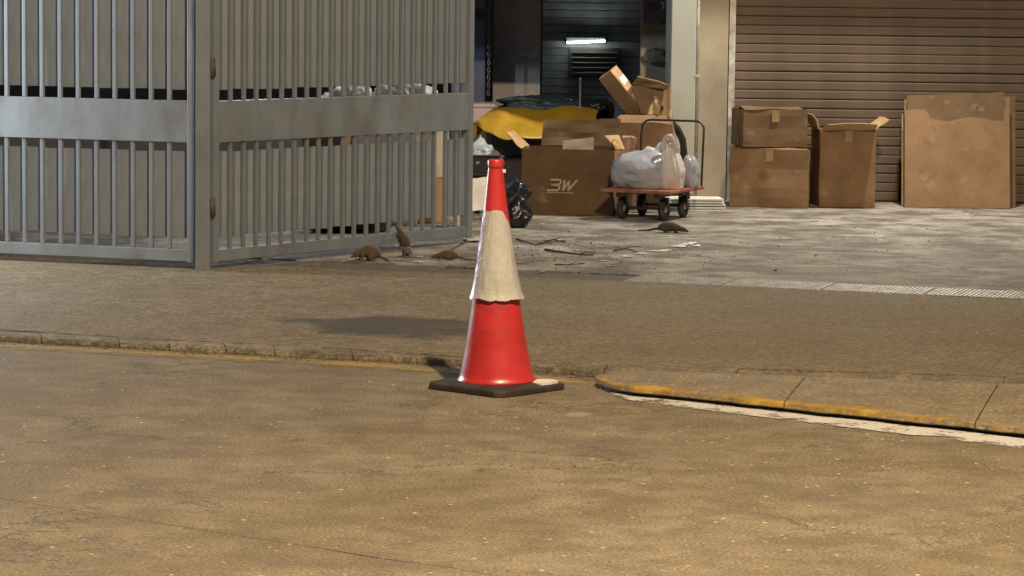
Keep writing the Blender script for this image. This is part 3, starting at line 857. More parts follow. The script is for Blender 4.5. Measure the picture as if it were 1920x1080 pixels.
# ================================================================== FOLDING GATE
M_gate = simple('grey_gate_paint', (0.222, 0.255, 0.285), 0.5, var=0.16, scale=5.0, dirt=(0.15, 0.115, 0.085), dirt_amt=0.65, metal=0.1, bumps=0.06, aniso=(1, 1, 0.4))
M_slat = simple('grey_gate_slat_paint', (0.235, 0.275, 0.325), 0.5, var=0.22, scale=6.0, dirt=(0.13, 0.12, 0.11), dirt_amt=0.7, metal=0.1, bumps=0.08, aniso=(1, 1, 0.25))
M_hinge = simple('rusty_hinge', (0.10, 0.075, 0.06), 0.7, var=0.4, scale=20, dirt=(0.16, 0.07, 0.03))
PITCHB = 0.119
def gate_leaf(name, label, p_left, p_right, group, missing=(), seed=1):
    p_left, p_right = Vector(p_left), Vector(p_right)
    d = (p_right - p_left); Lg = d.length; a = math.atan2(d.y, d.x)
    g = thing(name, label, 'gate', p_left, a, group)
    rnd = random.Random(seed)
    HT = 2.25
    z0, z1, zr0, zr1 = 0.045, 0.115, 0.755, 1.002
    def part(nm, lo, hi, mat=M_gate, bev=0.003):
        bm = B(); box(bm, lo, hi, bev); return link(nm, bm, mat, g)
    part('bottom_rail', (0.05, -0.028, z0), (Lg - 0.05, 0.028, z1))
    part('top_rail', (0.05, -0.028, HT - 0.07), (Lg - 0.05, 0.028, HT))
    part('middle_rail', (0.05, -0.033, zr0), (Lg - 0.05, 0.024, zr1))
    part('end_post', (0, -0.034, z0 - 0.006), (0.0495, 0.034, HT + 0.01), bev=0.005)
    part('end_post', (Lg - 0.0495, -0.034, z0 - 0.006), (Lg, 0.034, HT + 0.01), bev=0.005)
    for hz_ in (0.32, 1.15, 2.0):
        bm = B(); tube(bm, [(-0.012, -0.04, hz_), (-0.012, -0.04, hz_ + 0.11)], 0.014, 10); link('hinge', bm, M_hinge, g, True)
    n = int(round((Lg - 0.1) / PITCHB)); pt = (Lg - 0.1) / n
    bars = {}
    for sect, (za, zb) in enumerate(((z1 + .0005, zr0 - .0005), (zr1 + .0005, HT - 0.0705))):
        bm = B(); box(bm, (-0.012, -0.024, za), (0.012, -0.003, zb), 0.003)
        bme = bpy.data.meshes.new('bar'); bm.to_mesh(bme); bm.free(); bme.materials.append(M_gate)
        for k in range(1, n):
            o = link('bar', bme, M_gate, g); o.location = (0.05 + k * pt + rnd.uniform(-.002, .002), rnd.uniform(-.001, .001), 0)
        for k in range(n):
            if (sect, n - 1 - k) in missing: continue
            if sect == 0: sa, sb_ = za + 0.068 + rnd.uniform(-.004, .006), zb - 0.058 + rnd.uniform(-.004, .004)
            else: sa, sb_ = za + 0.064 + rnd.uniform(-.003, .005), zb - 0.05
            # folded strip: shallow V profile
            bm = B(); prof_ = [(-pt / 2 + 0.001, 0.001), (-pt * 0.13, 0.011), (pt * 0.24, 0.023), (pt * 0.37, 0.012), (pt / 2 - 0.001, 0.001)]
            nzs = 5; rows = []
            for j in range(nzs + 1):
                zz = sa + (sb_ - sa) * j / nzs
                rows.append([bm.verts.new((x + 0.0, y + 0.002 * noise.noise(Vector((k * 3.1 + x * 9, zz * 2.3, seed)))  , zz)) for x, y in prof_])
            for r0, r1 in zip(rows, rows[1:]):
                for i in range(4): bm.faces.new((r0[i], r0[i + 1], r1[i + 1], r1[i]))
            ex = bmesh.ops.extrude_face_region(bm, geom=list(bm.faces))
            for x in ex['geom']:
                if isinstance(x, bmesh.types.BMVert): x.co.y += 0.002
            bmesh.ops.recalc_face_normals(bm, faces=bm.faces)
            o = link('infill_strip', bm, M_slat, g); o.location = (0.05 + (k + 0.5) * pt, 0.0, 0)
    return g
gr_ = G(878, 442, 0.075); gl_ = G(609, 469, 0.075); gr_.z = gl_.z = HZ
gu = (gl_ - gr_).normalized()
g_hinge = gr_ + gu * 2.62
gate_leaf('folding_gate', 'grey barred metal gate leaf standing open with one strip missing', g_hinge, gr_, 'folding gate leaves', missing=((0, 2),), seed=1)
pl = g_hinge + Vector((-0.035, -0.03, 0))
g2 = pl - dd * 2.9 - dd * 0.03 + dn * 0.03
gate_leaf('folding_gate', 'closed grey barred metal gate leaf left of the hinge post', g2, pl - dd * 0.05 + dn * 0.02, 'folding gate leaves', seed=5)
hp = thing('hinge_post', 'square grey steel post between the two gate leaves', 'post', pl + Vector((0.005, -0.055, 0)))
bm = B(); box(bm, (-0.04, -0.04, -0.02), (0.04, 0.04, 2.4), 0.005); link('post_tube', bm, M_gate, hp)
bm = B(); box(bm, (-0.046, -0.046, 2.4), (0.046, 0.046, 2.412), 0.003); link('post_cap', bm, M_gate, hp)

# ================================================================== CARDBOARD
C_brown = cardboard('brown_cardboard', (0.25, 0.155, 0.085), 0.5)
C_print = cardboard('dark_printed_cardboard', (0.145, 0.09, 0.048), 0.5)
C_tan = cardboard('tan_cardboard', (0.50, 0.33, 0.17), 0.25)
C_dark = cardboard('dark_cardboard', (0.16, 0.10, 0.055), 0.5)  # darker brown cardboard tone
M_paper = simple('white_paper', (0.72, 0.70, 0.66), 0.7, var=0.1, scale=6)
def carton(name, label, loc, rz, w, d, h, mat, flaps, group=None, inner=None, rot=None, closed=False, tear=0.0):
    """open carton: base at loc, width w along x, depth d along y. flaps: dict side->(angle from vertical outward, length)"""
    t = thing(name, label, 'box', loc, rz, group)
    if rot: t.rotation_euler = rot
    W, D = w / 2, d / 2
    sd = hash(name + label) % 97 * 0.31 if False else (len(label) * 0.37 + w * 5)
    def pan(nm, c, k, mt=mat, b=0.007, tr=0.0):
        bm = B(); sheet(bm, *c, th=0.006, bulge=b, seed=sd + k, n=8, m_=6, tear=tr); return link(nm, bm, mt, t)
    pan('front_panel', ((-W, -D, 0.004), (W, -D, 0.004), (W, -D, h), (-W, -D, h)), 1)
    pan('back_panel', ((W, D, 0.004), (-W, D, 0.004), (-W, D, h), (W, D, h)), 2)
    pan('side_panel', ((-W, D - .006, 0.004), (-W, -D + .006, 0.004), (-W, -D + .006, h), (-W, D - .006, h)), 3)
    pan('side_panel', ((W, -D + .006, 0.004), (W, D - .006, 0.004), (W, D - .006, h), (W, -D + .006, h)), 4)
    pan('bottom_panel', ((-W + .01, -D + .01, 0.008), (W - .01, -D + .01, 0.008), (W - .01, D - .01, 0.008), (-W + .01, D - .01, 0.008)), 5, b=0.0)
    for s, (ang_, ln) in flaps.items():
        c, q = math.sin(R(ang_)) * ln, math.cos(R(ang_)) * ln
        e = 0.02
        if s == 'front': cs = ((-W + .005, -D, h + .003), (W - .005, -D, h + .003), (W - e, -D - c, h + q), (-W + e, -D - c, h + q))
        if s == 'back': cs = ((W - .005, D, h + .003), (-W + .005, D, h + .003), (-W + e, D + c, h + q), (W - e, D + c, h + q))
        if s == 'left': cs = ((-W, D - .008, h + .003), (-W, -D + .008, h + .003), (-W - c, -D + e, h + q), (-W - c, D - e, h + q))
        if s == 'right': cs = ((W, -D + .008, h + .003), (W, D - .008, h + .003), (W + c, D - e, h + q), (W + c, -D + e, h + q))
        pan('flap', cs, 10 + len(s), inner or mat, 0.008, tear)
    return t
# the big printed carton
bl, br = G(988, 404, HZ), G(1152, 404, HZ)
rzb = R(-8)
wB, dB, hB = 0.70, 0.42, 0.50
cb = (bl + br) / 2 + Vector((0.0, dB / 2, 0))
big = carton('printed_carton', 'big dark brown open carton printed 3W with smudged front', cb, rzb, wB, dB, hB, C_print,
             {'left': (48, 0.17), 'right': (-8, 0.08)}, inner=C_tan)
bm = B(); W, D = wB / 2, dB / 2
sheet(bm, (W - .02, D + 0.004, hB + 0.004), (-W + .09, D + 0.004, hB + 0.004), (-W + .10, D + 0.07, hB + 0.20), (W - 0.0, D + 0.07, hB + 0.215), th=0.006, bulge=0.01, seed=3, n=14, m_=6, tear=0.06)
link('flap', bm, C_print, big)
# right side panel folded outwards: pale inside, with a hand hole look (dark dot)
bm = B(); sheet(bm, (W - .09, -D + .15, hB + .10), (W + .02, -D - .01, hB + .01), (W + .085, -D - .02, hB + 0.005), (W + 0.02, -D + .16, hB + .105), th=0.006, bulge=0.004, seed=8)
link('flap', bm, C_tan, big)
bm = B(); sheet(bm, (W + .006, -D - .012, hB - .20), (W + .05, -D + .02, hB - .14), (W + .085, -D - .018, hB + 0.0), (W + 0.006, -D - .022, hB + .0), th=0.006, bulge=0.003, seed=9)
fl_ = link('flap', bm, C_tan, big)
bm = B(); lathe(bm, [(0.0, 0.0), (0.008, 0.0), (0.009, 0.002), (0.0, 0.002)], 14)
o = link('hole', bm, simple('hole_dark', (0.02, 0.015, 0.01), 0.9), fl_); o.location = (W + .048, -D - .027, hB - .045); o.rotation_euler = (R(90), 0, 0)
bm = B(); sheet(bm, (-0.09, D - .03, hB - .1), (0.15, D - .03, hB - .1), (0.15, D - .015, hB + .075), (-0.09, D - .015, hB + .045), th=0.003, bulge=0.003, seed=4)
link('paper_label', bm, simple('grey_label', (0.45, 0.40, 0.35), 0.7), big)
# printed mark: 3W, slanted strokes
M_print = worn_paint('white_box_print', (0.62, 0.54, 0.45), cover=0.62, scale=40.0, edge=0.3, amt=0.8)
def stroke(bm, pts, w, x0, z0, s, sh=0.28, y=0.0):
    P = [Vector((x0 + (p[0] + sh * p[1]) * s, y, z0 + p[1] * s)) for p in pts]
    for a, b in zip(P, P[1:]):
        t = (b - a).normalized(); nn = Vector((-t.z, 0, t.x)) * w / 2; a2 = a - t * w * .3; b2 = b + t * w * .3
        bm.faces.new([bm.verts.new(q) for q in (a2 - nn, b2 - nn, b2 + nn, a2 + nn)])
bm = B()
yy = -D - 0.0215
stroke(bm, [(0.0, 1.0), (0.85, 1.0), (0.98, 0.88), (0.92, 0.6), (0.2, 0.53), (0.92, 0.47), (1.0, 0.2), (0.85, 0.03), (-0.05, 0.03)], 0.014, -0.145, 0.187, 0.082, y=yy)
stroke(bm, [(1.28, 0.98), (1.36, 0.04), (1.72, 0.9), (1.88, 0.04), (2.4, 1.0)], 0.014, -0.145, 0.187, 0.082, y=yy)
for k in range(9):
    x = -0.15 + k * 0.023
    stroke(bm, [(0, 0), (0.16, 0)], 0.008, x, 0.172, 0.082, y=yy)
bmesh.ops.recalc_face_normals(bm, faces=bm.faces)
lg = link('printed_mark', bm, M_print, big)

# other cartons around it
carton('open_carton', 'wide brown carton behind the cart with its lid folded up', at(1208, 262, 22.95) * 1 + Vector((0.02, 0.25, -at(1208, 262, 22.95).z + 0.03)), R(-6), 0.44, 0.34, 0.66, C_brown,
       {'front': (-60, 0.12), 'left': (-12, 0.05)}, inner=C_brown)
carton('small_carton', 'small reddish brown carton wedged beside the big printed carton', at(1178, 285, 22.75) * 1 + Vector((0.0, 0.06, -at(1178, 285, 22.75).z + 0.03)), R(5), 0.12, 0.12, 0.56, cardboard('pink_brown_cardboard', (0.36, 0.23, 0.17)),
       {'front': (-80, 0.05), 'back': (-75, 0.05)})
# long leaning carton with two stickers
lb = thing('leaning_carton', 'long narrow tan carton leaning over with two white stickers', 'box')
Lx, Ty, Wd = 0.80, 0.098, 0.15
Mx = Matrix.Rotation(R(-39), 4, 'Y') @ Matrix.Rotation(R(-42), 4, 'Z')
lbp = at(1140, 136, 23.55)
def lp(x, y, z): return Mx @ Vector((x, y, z))
tipoff = lp(0, 0, 0)
lb.location = lbp
def face_sheet(nm, c, mt, k):
    bm = B(); sheet(bm, *[lp(*q) for q in c], th=0.005, bulge=0.003, seed=k, n=4, m_=8); return link(nm, bm, mt, lb)
X0, X1, Y0, Y1 = -Wd / 2, Wd / 2, -Ty / 2, Ty / 2
# width along local y is the narrow lit side, depth along local x is the shaded face, its shade coloured in as darker card
face_sheet('narrow_side', ((X1, Y0, -Lx), (X1, Y1, -Lx), (X1, Y1, 0), (X1, Y0, 0)), C_tan, 1)
face_sheet('narrow_side', ((X0, Y1, -Lx), (X0, Y0, -Lx), (X0, Y0, 0), (X0, Y1, 0)), C_tan, 2)
face_sheet('wide_side', ((X0, Y0, -Lx), (X1, Y0, -Lx), (X1, Y0, 0), (X0, Y0, 0)), C_brown, 3)
face_sheet('wide_side', ((X1, Y1, -Lx), (X0, Y1, -Lx), (X0, Y1, 0), (X1, Y1, 0)), C_brown, 4)
face_sheet('end_panel', ((X0, Y0, 0.002), (X1, Y0, 0.002), (X1, Y1, 0.002), (X0, Y1, 0.002)), C_tan, 5)
for zc, hh in ((-0.12, 0.035), (-0.30, 0.05)):
    bm = B(); sheet(bm, *[lp(X1 + 0.0075, yq, zq) for yq, zq in ((-0.035, zc - hh), (0.04, zc - hh + .008), (0.04, zc + hh), (-0.035, zc + hh))], th=0.002, bulge=0.001, seed=3, n=3, m_=3)
    link('sticker', bm, M_paper, lb)
# torn carton against the pillar
tcp = at(1228, 206, 23.55)
tc = thing('torn_carton', 'torn tan carton with ragged flaps jammed against the cream pillar', 'box', tcp)
def tcs(nm, px, mt, k, tear=0.15, off=0.0):
    c = [at(x, y, Y - 0.2) - tcp for x, y, Y in px]
    bm = B(); sheet(bm, *c, th=0.006, bulge=0.012, seed=k, n=10, m_=8, tear=tear); return link(nm, bm, mt, tc)
tcs('flap', [(1202, 214, 23.62), (1250, 216, 23.50), (1247, 165, 23.56), (1186, 160, 23.70)], C_brown, 2, 0.1)
tcs('flap', [(1186, 158, 23.72), (1250, 170, 23.56), (1256, 158, 23.40), (1196, 142, 23.52)], C_tan, 3, 0.25)
tcs('front_panel', [(1215, 214, 23.42), (1243, 218, 23.36), (1236, 186, 23.44), (1228, 178, 23.5)], C_tan, 4, 0.1)
tcs('side_panel', [(1240, 219, 23.33), (1259, 221, 23.28), (1257, 163, 23.36), (1244, 170, 23.44)], C_tan, 5, 0.08)
tcs('back_panel', [(1190, 300, 23.8), (1262, 300, 23.7), (1258, 160, 23.7), (1190, 160, 23.8)], C_dark, 6, 0.05)
bm = B(); lathe(bm, [(0.0, 0.0), (0.014, 0.0), (0.013, 0.003), (0.0, 0.003)], 12)
o = link('hole', bm, MATS['hole_dark'], tc); o.location = at(1241, 203, 23.11) - tcp; o.rotation_euler = (R(90), 0, R(20)); o.scale = (1, 1.7, 1)
# supporting crate below the leaning/torn cartons
carton('tall_carton', 'plain brown carton standing under the torn carton', Vector((at(1215, 300, 23.45).x, 23.55, 0.03)), R(3), 0.40, 0.30, 0.72, C_dark, {'front': (-85, 0.1), 'back': (-85, 0.1)})

# cartons stacked by the brown shutter
random.seed(8)
px = px1
carton('stacked_carton', 'large brown carton at the foot of the brown shutter', (px + 0.62, 23.45, 0.03), R(-8), 0.62, 0.46, 0.46, C_brown, {'front': (-88, 0.22), 'back': (-88, 0.22)})
carton('stacked_carton', 'squat carton on top of the large carton by the brown shutter', (px + 0.60, 23.46, 0.505), R(9), 0.52, 0.40, 0.30, C_dark, {'front': (-87, 0.19), 'back': (-87, 0.19)})
carton('stacked_carton', 'tall open carton standing next to the carton stack by the shutter', (px + 1.20, 23.50, 0.03), R(5), 0.44, 0.42, 0.62, C_brown, {'front': (70, 0.16), 'left': (30, 0.14), 'right': (50, 0.14)}, inner=C_tan)
M_ptape = simple('brown_parcel_tape', (0.30, 0.20, 0.10), 0.3, var=0.15, scale=8)
for o_ in [o for o in col.objects if o.name.startswith('stacked_carton') or o.name.startswith('tall_carton')]:
    fp = [c for c in o_.children if c.name.startswith('front_panel')][0]
    xs = [v_.co.x for v_ in fp.data.vertices]; zs_ = [v_.co.z for v_ in fp.data.vertices]; ymin = min(v_.co.y for v_ in fp.data.vertices)
    xm, zt = (min(xs) + max(xs)) / 2, max(zs_)
    bm = B(); sheet(bm, (xm - .03, ymin - .002, zt - .10), (xm + .03, ymin - .002, zt - .095), (xm + .03, ymin - .002, zt - .002), (xm - .03, ymin - .002, zt - .002), th=.0015, bulge=.0, seed=4, n=3, m_=3, tear=0.0)
    link('tape', bm, M_ptape, o_)
fb = thing('flattened_cartons', 'bundle of flattened cartons leaning on the brown shutter', 'cardboard', (px + 2.15, 23.75, 0.03), R(-4))
for k in range(7):
    bm = B(); w_ = 0.85 - random.uniform(0, 0.2); h_ = 0.95 - random.uniform(0, 0.25); y_ = k * -0.034; dx = random.uniform(-.05, .05)
    sheet(bm, (-w_ / 2 + dx, y_ - 0.12, 0.002), (w_ / 2 + dx, y_ - 0.12, 0.002), (w_ / 2 + dx, y_ + 0.16, h_), (-w_ / 2 + dx, y_ + 0.16, h_ - random.uniform(0, .04)), th=0.011, bulge=0.004, seed=k + 30)
    link('sheet', bm, [C_brown, C_dark, C_brown, C_tan][k % 4], fb)

# ================================================================== PLATFORM CART with bags
M_deck = simple('red_deck_paint', (0.27, 0.085, 0.05), 0.65, var=0.35, scale=12.0, dirt=(0.30, 0.22, 0.15), dirt_amt=0.8)
M_black = simple('black_steel', (0.018, 0.018, 0.02), 0.4, var=0.3)
M_tyre = simple('tyre_rubber', (0.022, 0.021, 0.02), 0.75, var=0.4, scale=20, dirt=(0.12, 0.11, 0.09), dirt_amt=0.5)
NL = at(1127, 364, 21.72); NR = at(1256, 369, 21.50)
Wv = (NR - NL); Wv.z = 0; cw = Wv.length; rzc = math.atan2(Wv.y, Wv.x)
cl = 0.74
Dv = Vector((-Wv.y, Wv.x, 0)).normalized()
cc_ = (NL + NR) / 2 + Dv * cl / 2; cc_.z = HZ
ZD = 0.232
cart = thing('platform_cart', 'low red platform cart with black wheels loaded with plastic bags', 'cart', cc_, rzc)
bm = B(); box(bm, (-cw / 2, -cl / 2, ZD - 0.024), (cw / 2, cl / 2, ZD), 0.006); dk = link('deck', bm, M_deck, cart)
bm = B()
for k in range(-1, 2, 2): box(bm, (k * 0.15 - 0.015, -cl / 2 + 0.03, ZD - 0.056), (k * 0.15 + 0.015, cl / 2 - 0.03, ZD - 0.0245), 0.002)
for y in (-0.2, 0.2): box(bm, (-0.17, y - 0.012, 0.078), (0.17, y + 0.012, 0.098), 0.002)
link('chassis', bm, M_black, cart)
def wheel(par, x, y):
    w = B(); lathe(w, [(0.038, -0.02), (0.066, -0.024), (0.079, -0.016), (0.083, 0.0), (0.079, 0.016), (0.066, 0.024), (0.038, 0.02)], 28)
    o = link('wheel', w, M_tyre, par, True); o.location = (x, y, 0.083); o.rotation_euler = (0, R(90), R(random.uniform(-8, 8)))
    h = B(); lathe(h, [(0.0, -0.022), (0.018, -0.022), (0.02, -0.012), (0.039, -0.012), (0.039, 0.012), (0.02, 0.012), (0.018, 0.022), (0.0, 0.022)], 20)
    link('rim', h, M_steel, o, True)
    f = B()
    for s in (-1, 1): box(f, (x + s * 0.03 - 0.003, y - 0.016, 0.075), (x + s * 0.03 + 0.003, y + 0.016, 0.166), 0.001)
    box(f, (x - 0.034, y - 0.03, 0.166), (x + 0.034, y + 0.03, 0.173)); box(f, (x - 0.03, y - 0.006, 0.078), (x + 0.03, y + 0.006, 0.088))
    link('fork', f, M_black, par)
for x in (-0.165, 0.165):
    for y in (-0.2, 0.2): wheel(cart, x, y)
bm = B(); hy = cl / 2 - 0.02; hw = cw / 2 - 0.02; hh = 0.72
arc = [(-hw, hy, ZD - 0.01), (-hw, hy + 0.03, hh - 0.10)]
for k in range(1, 7):
    a = R(180 - 15 * k); arc.append((-hw + 0.07 + 0.07 * math.cos(a), hy + 0.04, hh - 0.07 + 0.07 * math.sin(a)))
arc += [(-p[0], p[1], p[2]) for p in reversed(arc)]
tube(bm, arc, 0.0085, 12); link('handle', bm, M_black, cart, True)
F_blue = plastic_film('blue_grey_film', (0.49, 0.52, 0.60), 0.24, 0.25, wr=6, strength=0.55)
F_white = plastic_film('white_film', (0.76, 0.74, 0.71), 0.36, 0.25, wr=11, strength=0.6)
F_print = plastic_film('printed_white_film', (0.76, 0.74, 0.71), 0.36, 0.22, wr=10, strength=0.6, tint=(0.70, 0.28, 0.24))
F_black = plastic_film('black_film', (0.016, 0.017, 0.023), 0.25, 0.0, wr=7, strength=0.35)
F_green = plastic_film('pale_green_film', (0.62, 0.74, 0.64), 0.4, 0.25, wr=11, strength=0.6)
def on_cart(x, y): return cart.matrix_basis @ Vector((x, y, ZD)) if False else cc_ + Matrix.Rotation(rzc, 3, 'Z') @ Vector((x, y, ZD))
def bag(name, label, mat, loc, rx, ry, rz_, seed, rot=0.0, cat='bag', group=None, **kw):
    o = link(name, blob(rx, ry, rz_, seed, **kw), mat, None, True); o.location = loc; o.rotation_euler = (0, 0, rot)
    return tag(o, label, cat, group)
bag('stuffed_bag', 'big blue grey plastic bag bulging on the red cart deck', F_blue, on_cart(-0.035, -0.10), 0.235, 0.20, 0.165, 3, rzc, lump=0.17, crease=0.12, flat=0.3)
bag('stuffed_bag', 'pale white plastic bag on the cart behind the blue grey bag', F_white, on_cart(-0.07, 0.21), 0.15, 0.11, 0.165, 5, 0.5, lump=0.25, crease=0.14)
bag('stuffed_bag', 'pale blue bag at the rear corner of the cart by the handle', F_blue, on_cart(0.205, 0.22), 0.07, 0.11, 0.14, 9, 0.2, lump=0.2, crease=0.14)
def carrier(name, label, mat, loc, w, d, h, hl, seed, rot, lean=(0, 0)):
    t = thing(name, label, 'bag', loc, rot)
    bm = B(); seg, nz = 56, 22; rows = []
    o = Vector((seed * 3.3, seed * 1.9, seed))
    for j in range(nz + 1):
        u = j / nz
        k = (1 - 0.12 * (1 - u) ** 2) * (1.0 if u < 0.45 else 1 - 0.60 * ((u - 0.45) / 0.55) ** 1.3)
        row = []
        for i in range(seg):
            a = 2 * math.pi * i / seg; ca, sa = math.cos(a), math.sin(a)
            pl_ = 0.12 * u * math.sin(9 * a + 3 * noise.noise(o + Vector((ca, sa, u * 2)))) + 0.14 * noise.noise(Vector((ca * 1.7, sa * 1.7, u * 2.4)) + o)
            r = k * (1 + pl_)
            e = 0.62
            x = w / 2 * r * math.copysign(abs(ca) ** e, ca); y = d / 2 * r * math.copysign(abs(sa) ** e, sa)
            z = h * u + 0.02 * noise.noise(Vector((ca * 2, sa * 2, 3)) + o) * u
            row.append(bm.verts.new((x + lean[0] * u * u, y + lean[1] * u * u, max(0, z))))
        rows.append(row)
    for r0, r1 in zip(rows, rows[1:]):
        for i in range(seg): bm.faces.new((r0[i], r0[(i + 1) % seg], r1[(i + 1) % seg], r1[i]))
    bm.faces.new(rows[0][::-1])
    link('bag_body', bm, mat, t, True)
    for sgn in (-1, 1):
        bm = B(); rows = []
        n = 16
        for i in range(n + 1):
            q = i / n; a = math.pi * q
            cx = w * 0.21 * math.cos(a) + lean[0]; cz = h - 0.03 + hl * math.sin(a) ** 0.75; cy = sgn * d * 0.13 + sgn * 0.035 * math.sin(a) + lean[1]
            wd = 0.030 - 0.012 * math.sin(a)
            nx, nz_ = math.cos(a), math.sin(a)
            rows.append([bm.verts.new((cx + nx * wd * s, cy + 0.006 * math.sin(5 * q + s * 2) * sgn, cz + nz_ * wd * s * 0.6)) for s in (-1, -0.3, 0.4, 1)])
        for r0, r1 in zip(rows, rows[1:]):
            for i in range(3): bm.faces.new((r0[i], r0[i + 1], r1[i + 1], r1[i]))
        ex = bmesh.ops.extrude_face_region(bm, geom=list(bm.faces))
        for x in ex['geom']:
            if isinstance(x, bmesh.types.BMVert): x.co.y += 0.003
        bmesh.ops.recalc_face_normals(bm, faces=bm.faces)
        link('bag_handle', bm, mat, t, True)
    return t
carrier('carrier_bag', 'upright white carrier bag with red print and handles on the cart', F_print, on_cart(0.175, -0.10), 0.20, 0.20, 0.30, 0.13, 2, rzc + 0.15, lean=(-0.01, 0.0))
carrier('carrier_bag', 'slumped white carrier bag on the cart in front of the handle', F_white, on_cart(0.02, 0.10), 0.24, 0.17, 0.27, 0.09, 6, rzc + 0.5, lean=(0.03, 0.0))
# dark folded umbrella point behind handle
du = thing('folded_umbrella', 'dark folded umbrella propped behind the cart handle', 'umbrella', at(1282, 300, 22.6) * 1)
ub = du.location.copy()
bm = B(); tube(bm, [Vector((0.06, 0.16, 0.03 - ub.z)), at(1284, 310, 22.62) - ub, at(1278, 262, 22.55) - ub, at(1270, 240, 22.5) - ub, at(1263, 226, 22.48) - ub], [0.012, 0.03, 0.036, 0.024, 0.004], 12)
link('canopy', bm, simple('dark_fabric', (0.03, 0.028, 0.025), 0.8, var=0.4, scale=20), du, True)
bm = B(); tube(bm, [at(1263, 226, 22.48) - ub, at(1261, 217, 22.47) - ub], 0.004, 8); link('tip', bm, M_steel, du)

# white slatted stack under/behind the cart
ws = thing('white_board_stack', 'stack of thin white boards on the floor behind the cart wheels', 'boards', Vector((at(1300, 386, 22.75).x, 22.85, 0.03)), R(4))
for k in range(5):
    bm = B(); box(bm, (-0.22 + random.uniform(-.01, .02), -0.16 + random.uniform(-.015, .01), k * 0.021 + 0.001), (0.24 + random.uniform(-.02, .01), 0.16, k * 0.021 + 0.014), 0.002)
    link('board', bm, simple('white_board', (0.72, 0.74, 0.72), 0.5, var=0.08), ws)
    if k < 4:
        for x in (-0.18, 0.0, 0.18):
            bm = B(); box(bm, (x - 0.015, -0.13, k * 0.021 + 0.0142), (x + 0.015, 0.14, k * 0.021 + 0.0218)); link('spacer', bm, M_dark, ws)

# ================================================================== THE HEAP UNDER THE TARPAULINS
M_tarp = simple('yellow_tarp', (0.40, 0.235, 0.016), 0.5, var=0.16, scale=5.0, dirt=(0.28, 0.16, 0.03), dirt_amt=0.6, bumps=0.1)
M_tealtarp = plastic_film('dark_teal_film', (0.035, 0.065, 0.08), 0.35, 0.0, wr=9, strength=0.8)
M_crate = simple('black_crate_plastic', (0.02, 0.02, 0.022), 0.5, var=0.3)
def crate(label, loc, rz, w, d, h):
    t = thing('plastic_crate', label, 'crate', loc, rz, 'dark crates under the yellow sheet')
    for nm, lo, hi in (('side_wall', (-w / 2, -d / 2, 0), (w / 2, -d / 2 + .015, h)), ('side_wall', (-w / 2, d / 2 - .015, 0), (w / 2, d / 2, h)),
                       ('end_wall', (-w / 2, -d / 2 + .0155, 0), (-w / 2 + .015, d / 2 - .0155, h)), ('end_wall', (w / 2 - .015, -d / 2 + .0155, 0), (w / 2, d / 2 - .0155, h)),
                       ('crate_floor', (-w / 2 + .0155, -d / 2 + .0155, .004), (w / 2 - .0155, d / 2 - .0155, .015)), ('rim', (-w / 2 - .012, -d / 2 - .012, h), (w / 2 + .012, -d / 2 + .02, h + .018))):
        bm = B(); box(bm, lo, hi, .003); link(nm, bm, M_crate, t)
    return t
xh = at(990, 300, 24.2).x
crate('dark plastic crate on the floor under the yellow sheet', (xh + 0.02, 24.1, 0.03), R(5), 0.6, 0.42, 0.32)
crate('dark plastic crate stacked on another below the yellow sheet', (xh + 0.0, 24.12, 0.37), R(-3), 0.58, 0.42, 0.28)
crate('dark plastic crate behind the big printed carton', (xh + 0.66, 24.2, 0.03), R(-4), 0.6, 0.42, 0.62)
# yellow sheet
top_px = [(893, 236, 23.72), (905, 222, 23.85), (928, 203, 24.05), (960, 204, 24.15), (1000, 209, 24.2), (1040, 205, 24.2), (1080, 203, 24.2), (1108, 206, 24.2), (1126, 213, 24.2)]
hem_px = [(893, 238, 23.66), (904, 246, 23.55), (926, 256, 23.45), (952, 262, 23.42), (985, 262, 23.45), (1020, 262, 23.5), (1060, 262, 23.5), (1100, 240, 23.6), (1116, 232, 23.7)]
bm = B(); nu, nv = 64, 18; rows = []
T = [at(*p) for p in top_px]; Hm = [at(*p) for p in hem_px]
for j in range(nv + 1):
    v_ = j / nv; row = []
    for i in range(nu + 1):
        u = i / nu
        p = along(T, u).lerp(along(Hm, u), v_)
        p.z += 0.035 * math.sin(math.pi * v_) + 0.02 * noise.noise(Vector((u * 7, v_ * 1.2, 3))) + 0.018 * (1 - abs(noise.noise(Vector((u * 5 + v_, v_ * 0.8, 8)))) * 2)
        p.y += 0.05 * noise.noise(Vector((u * 6, v_ * 1.0, 1)))
        row.append(bm.verts.new(p))
    rows.append(row)
for r0, r1 in zip(rows, rows[1:]):
    for i in range(nu): bm.faces.new((r0[i], r0[i + 1], r1[i + 1], r1[i]))
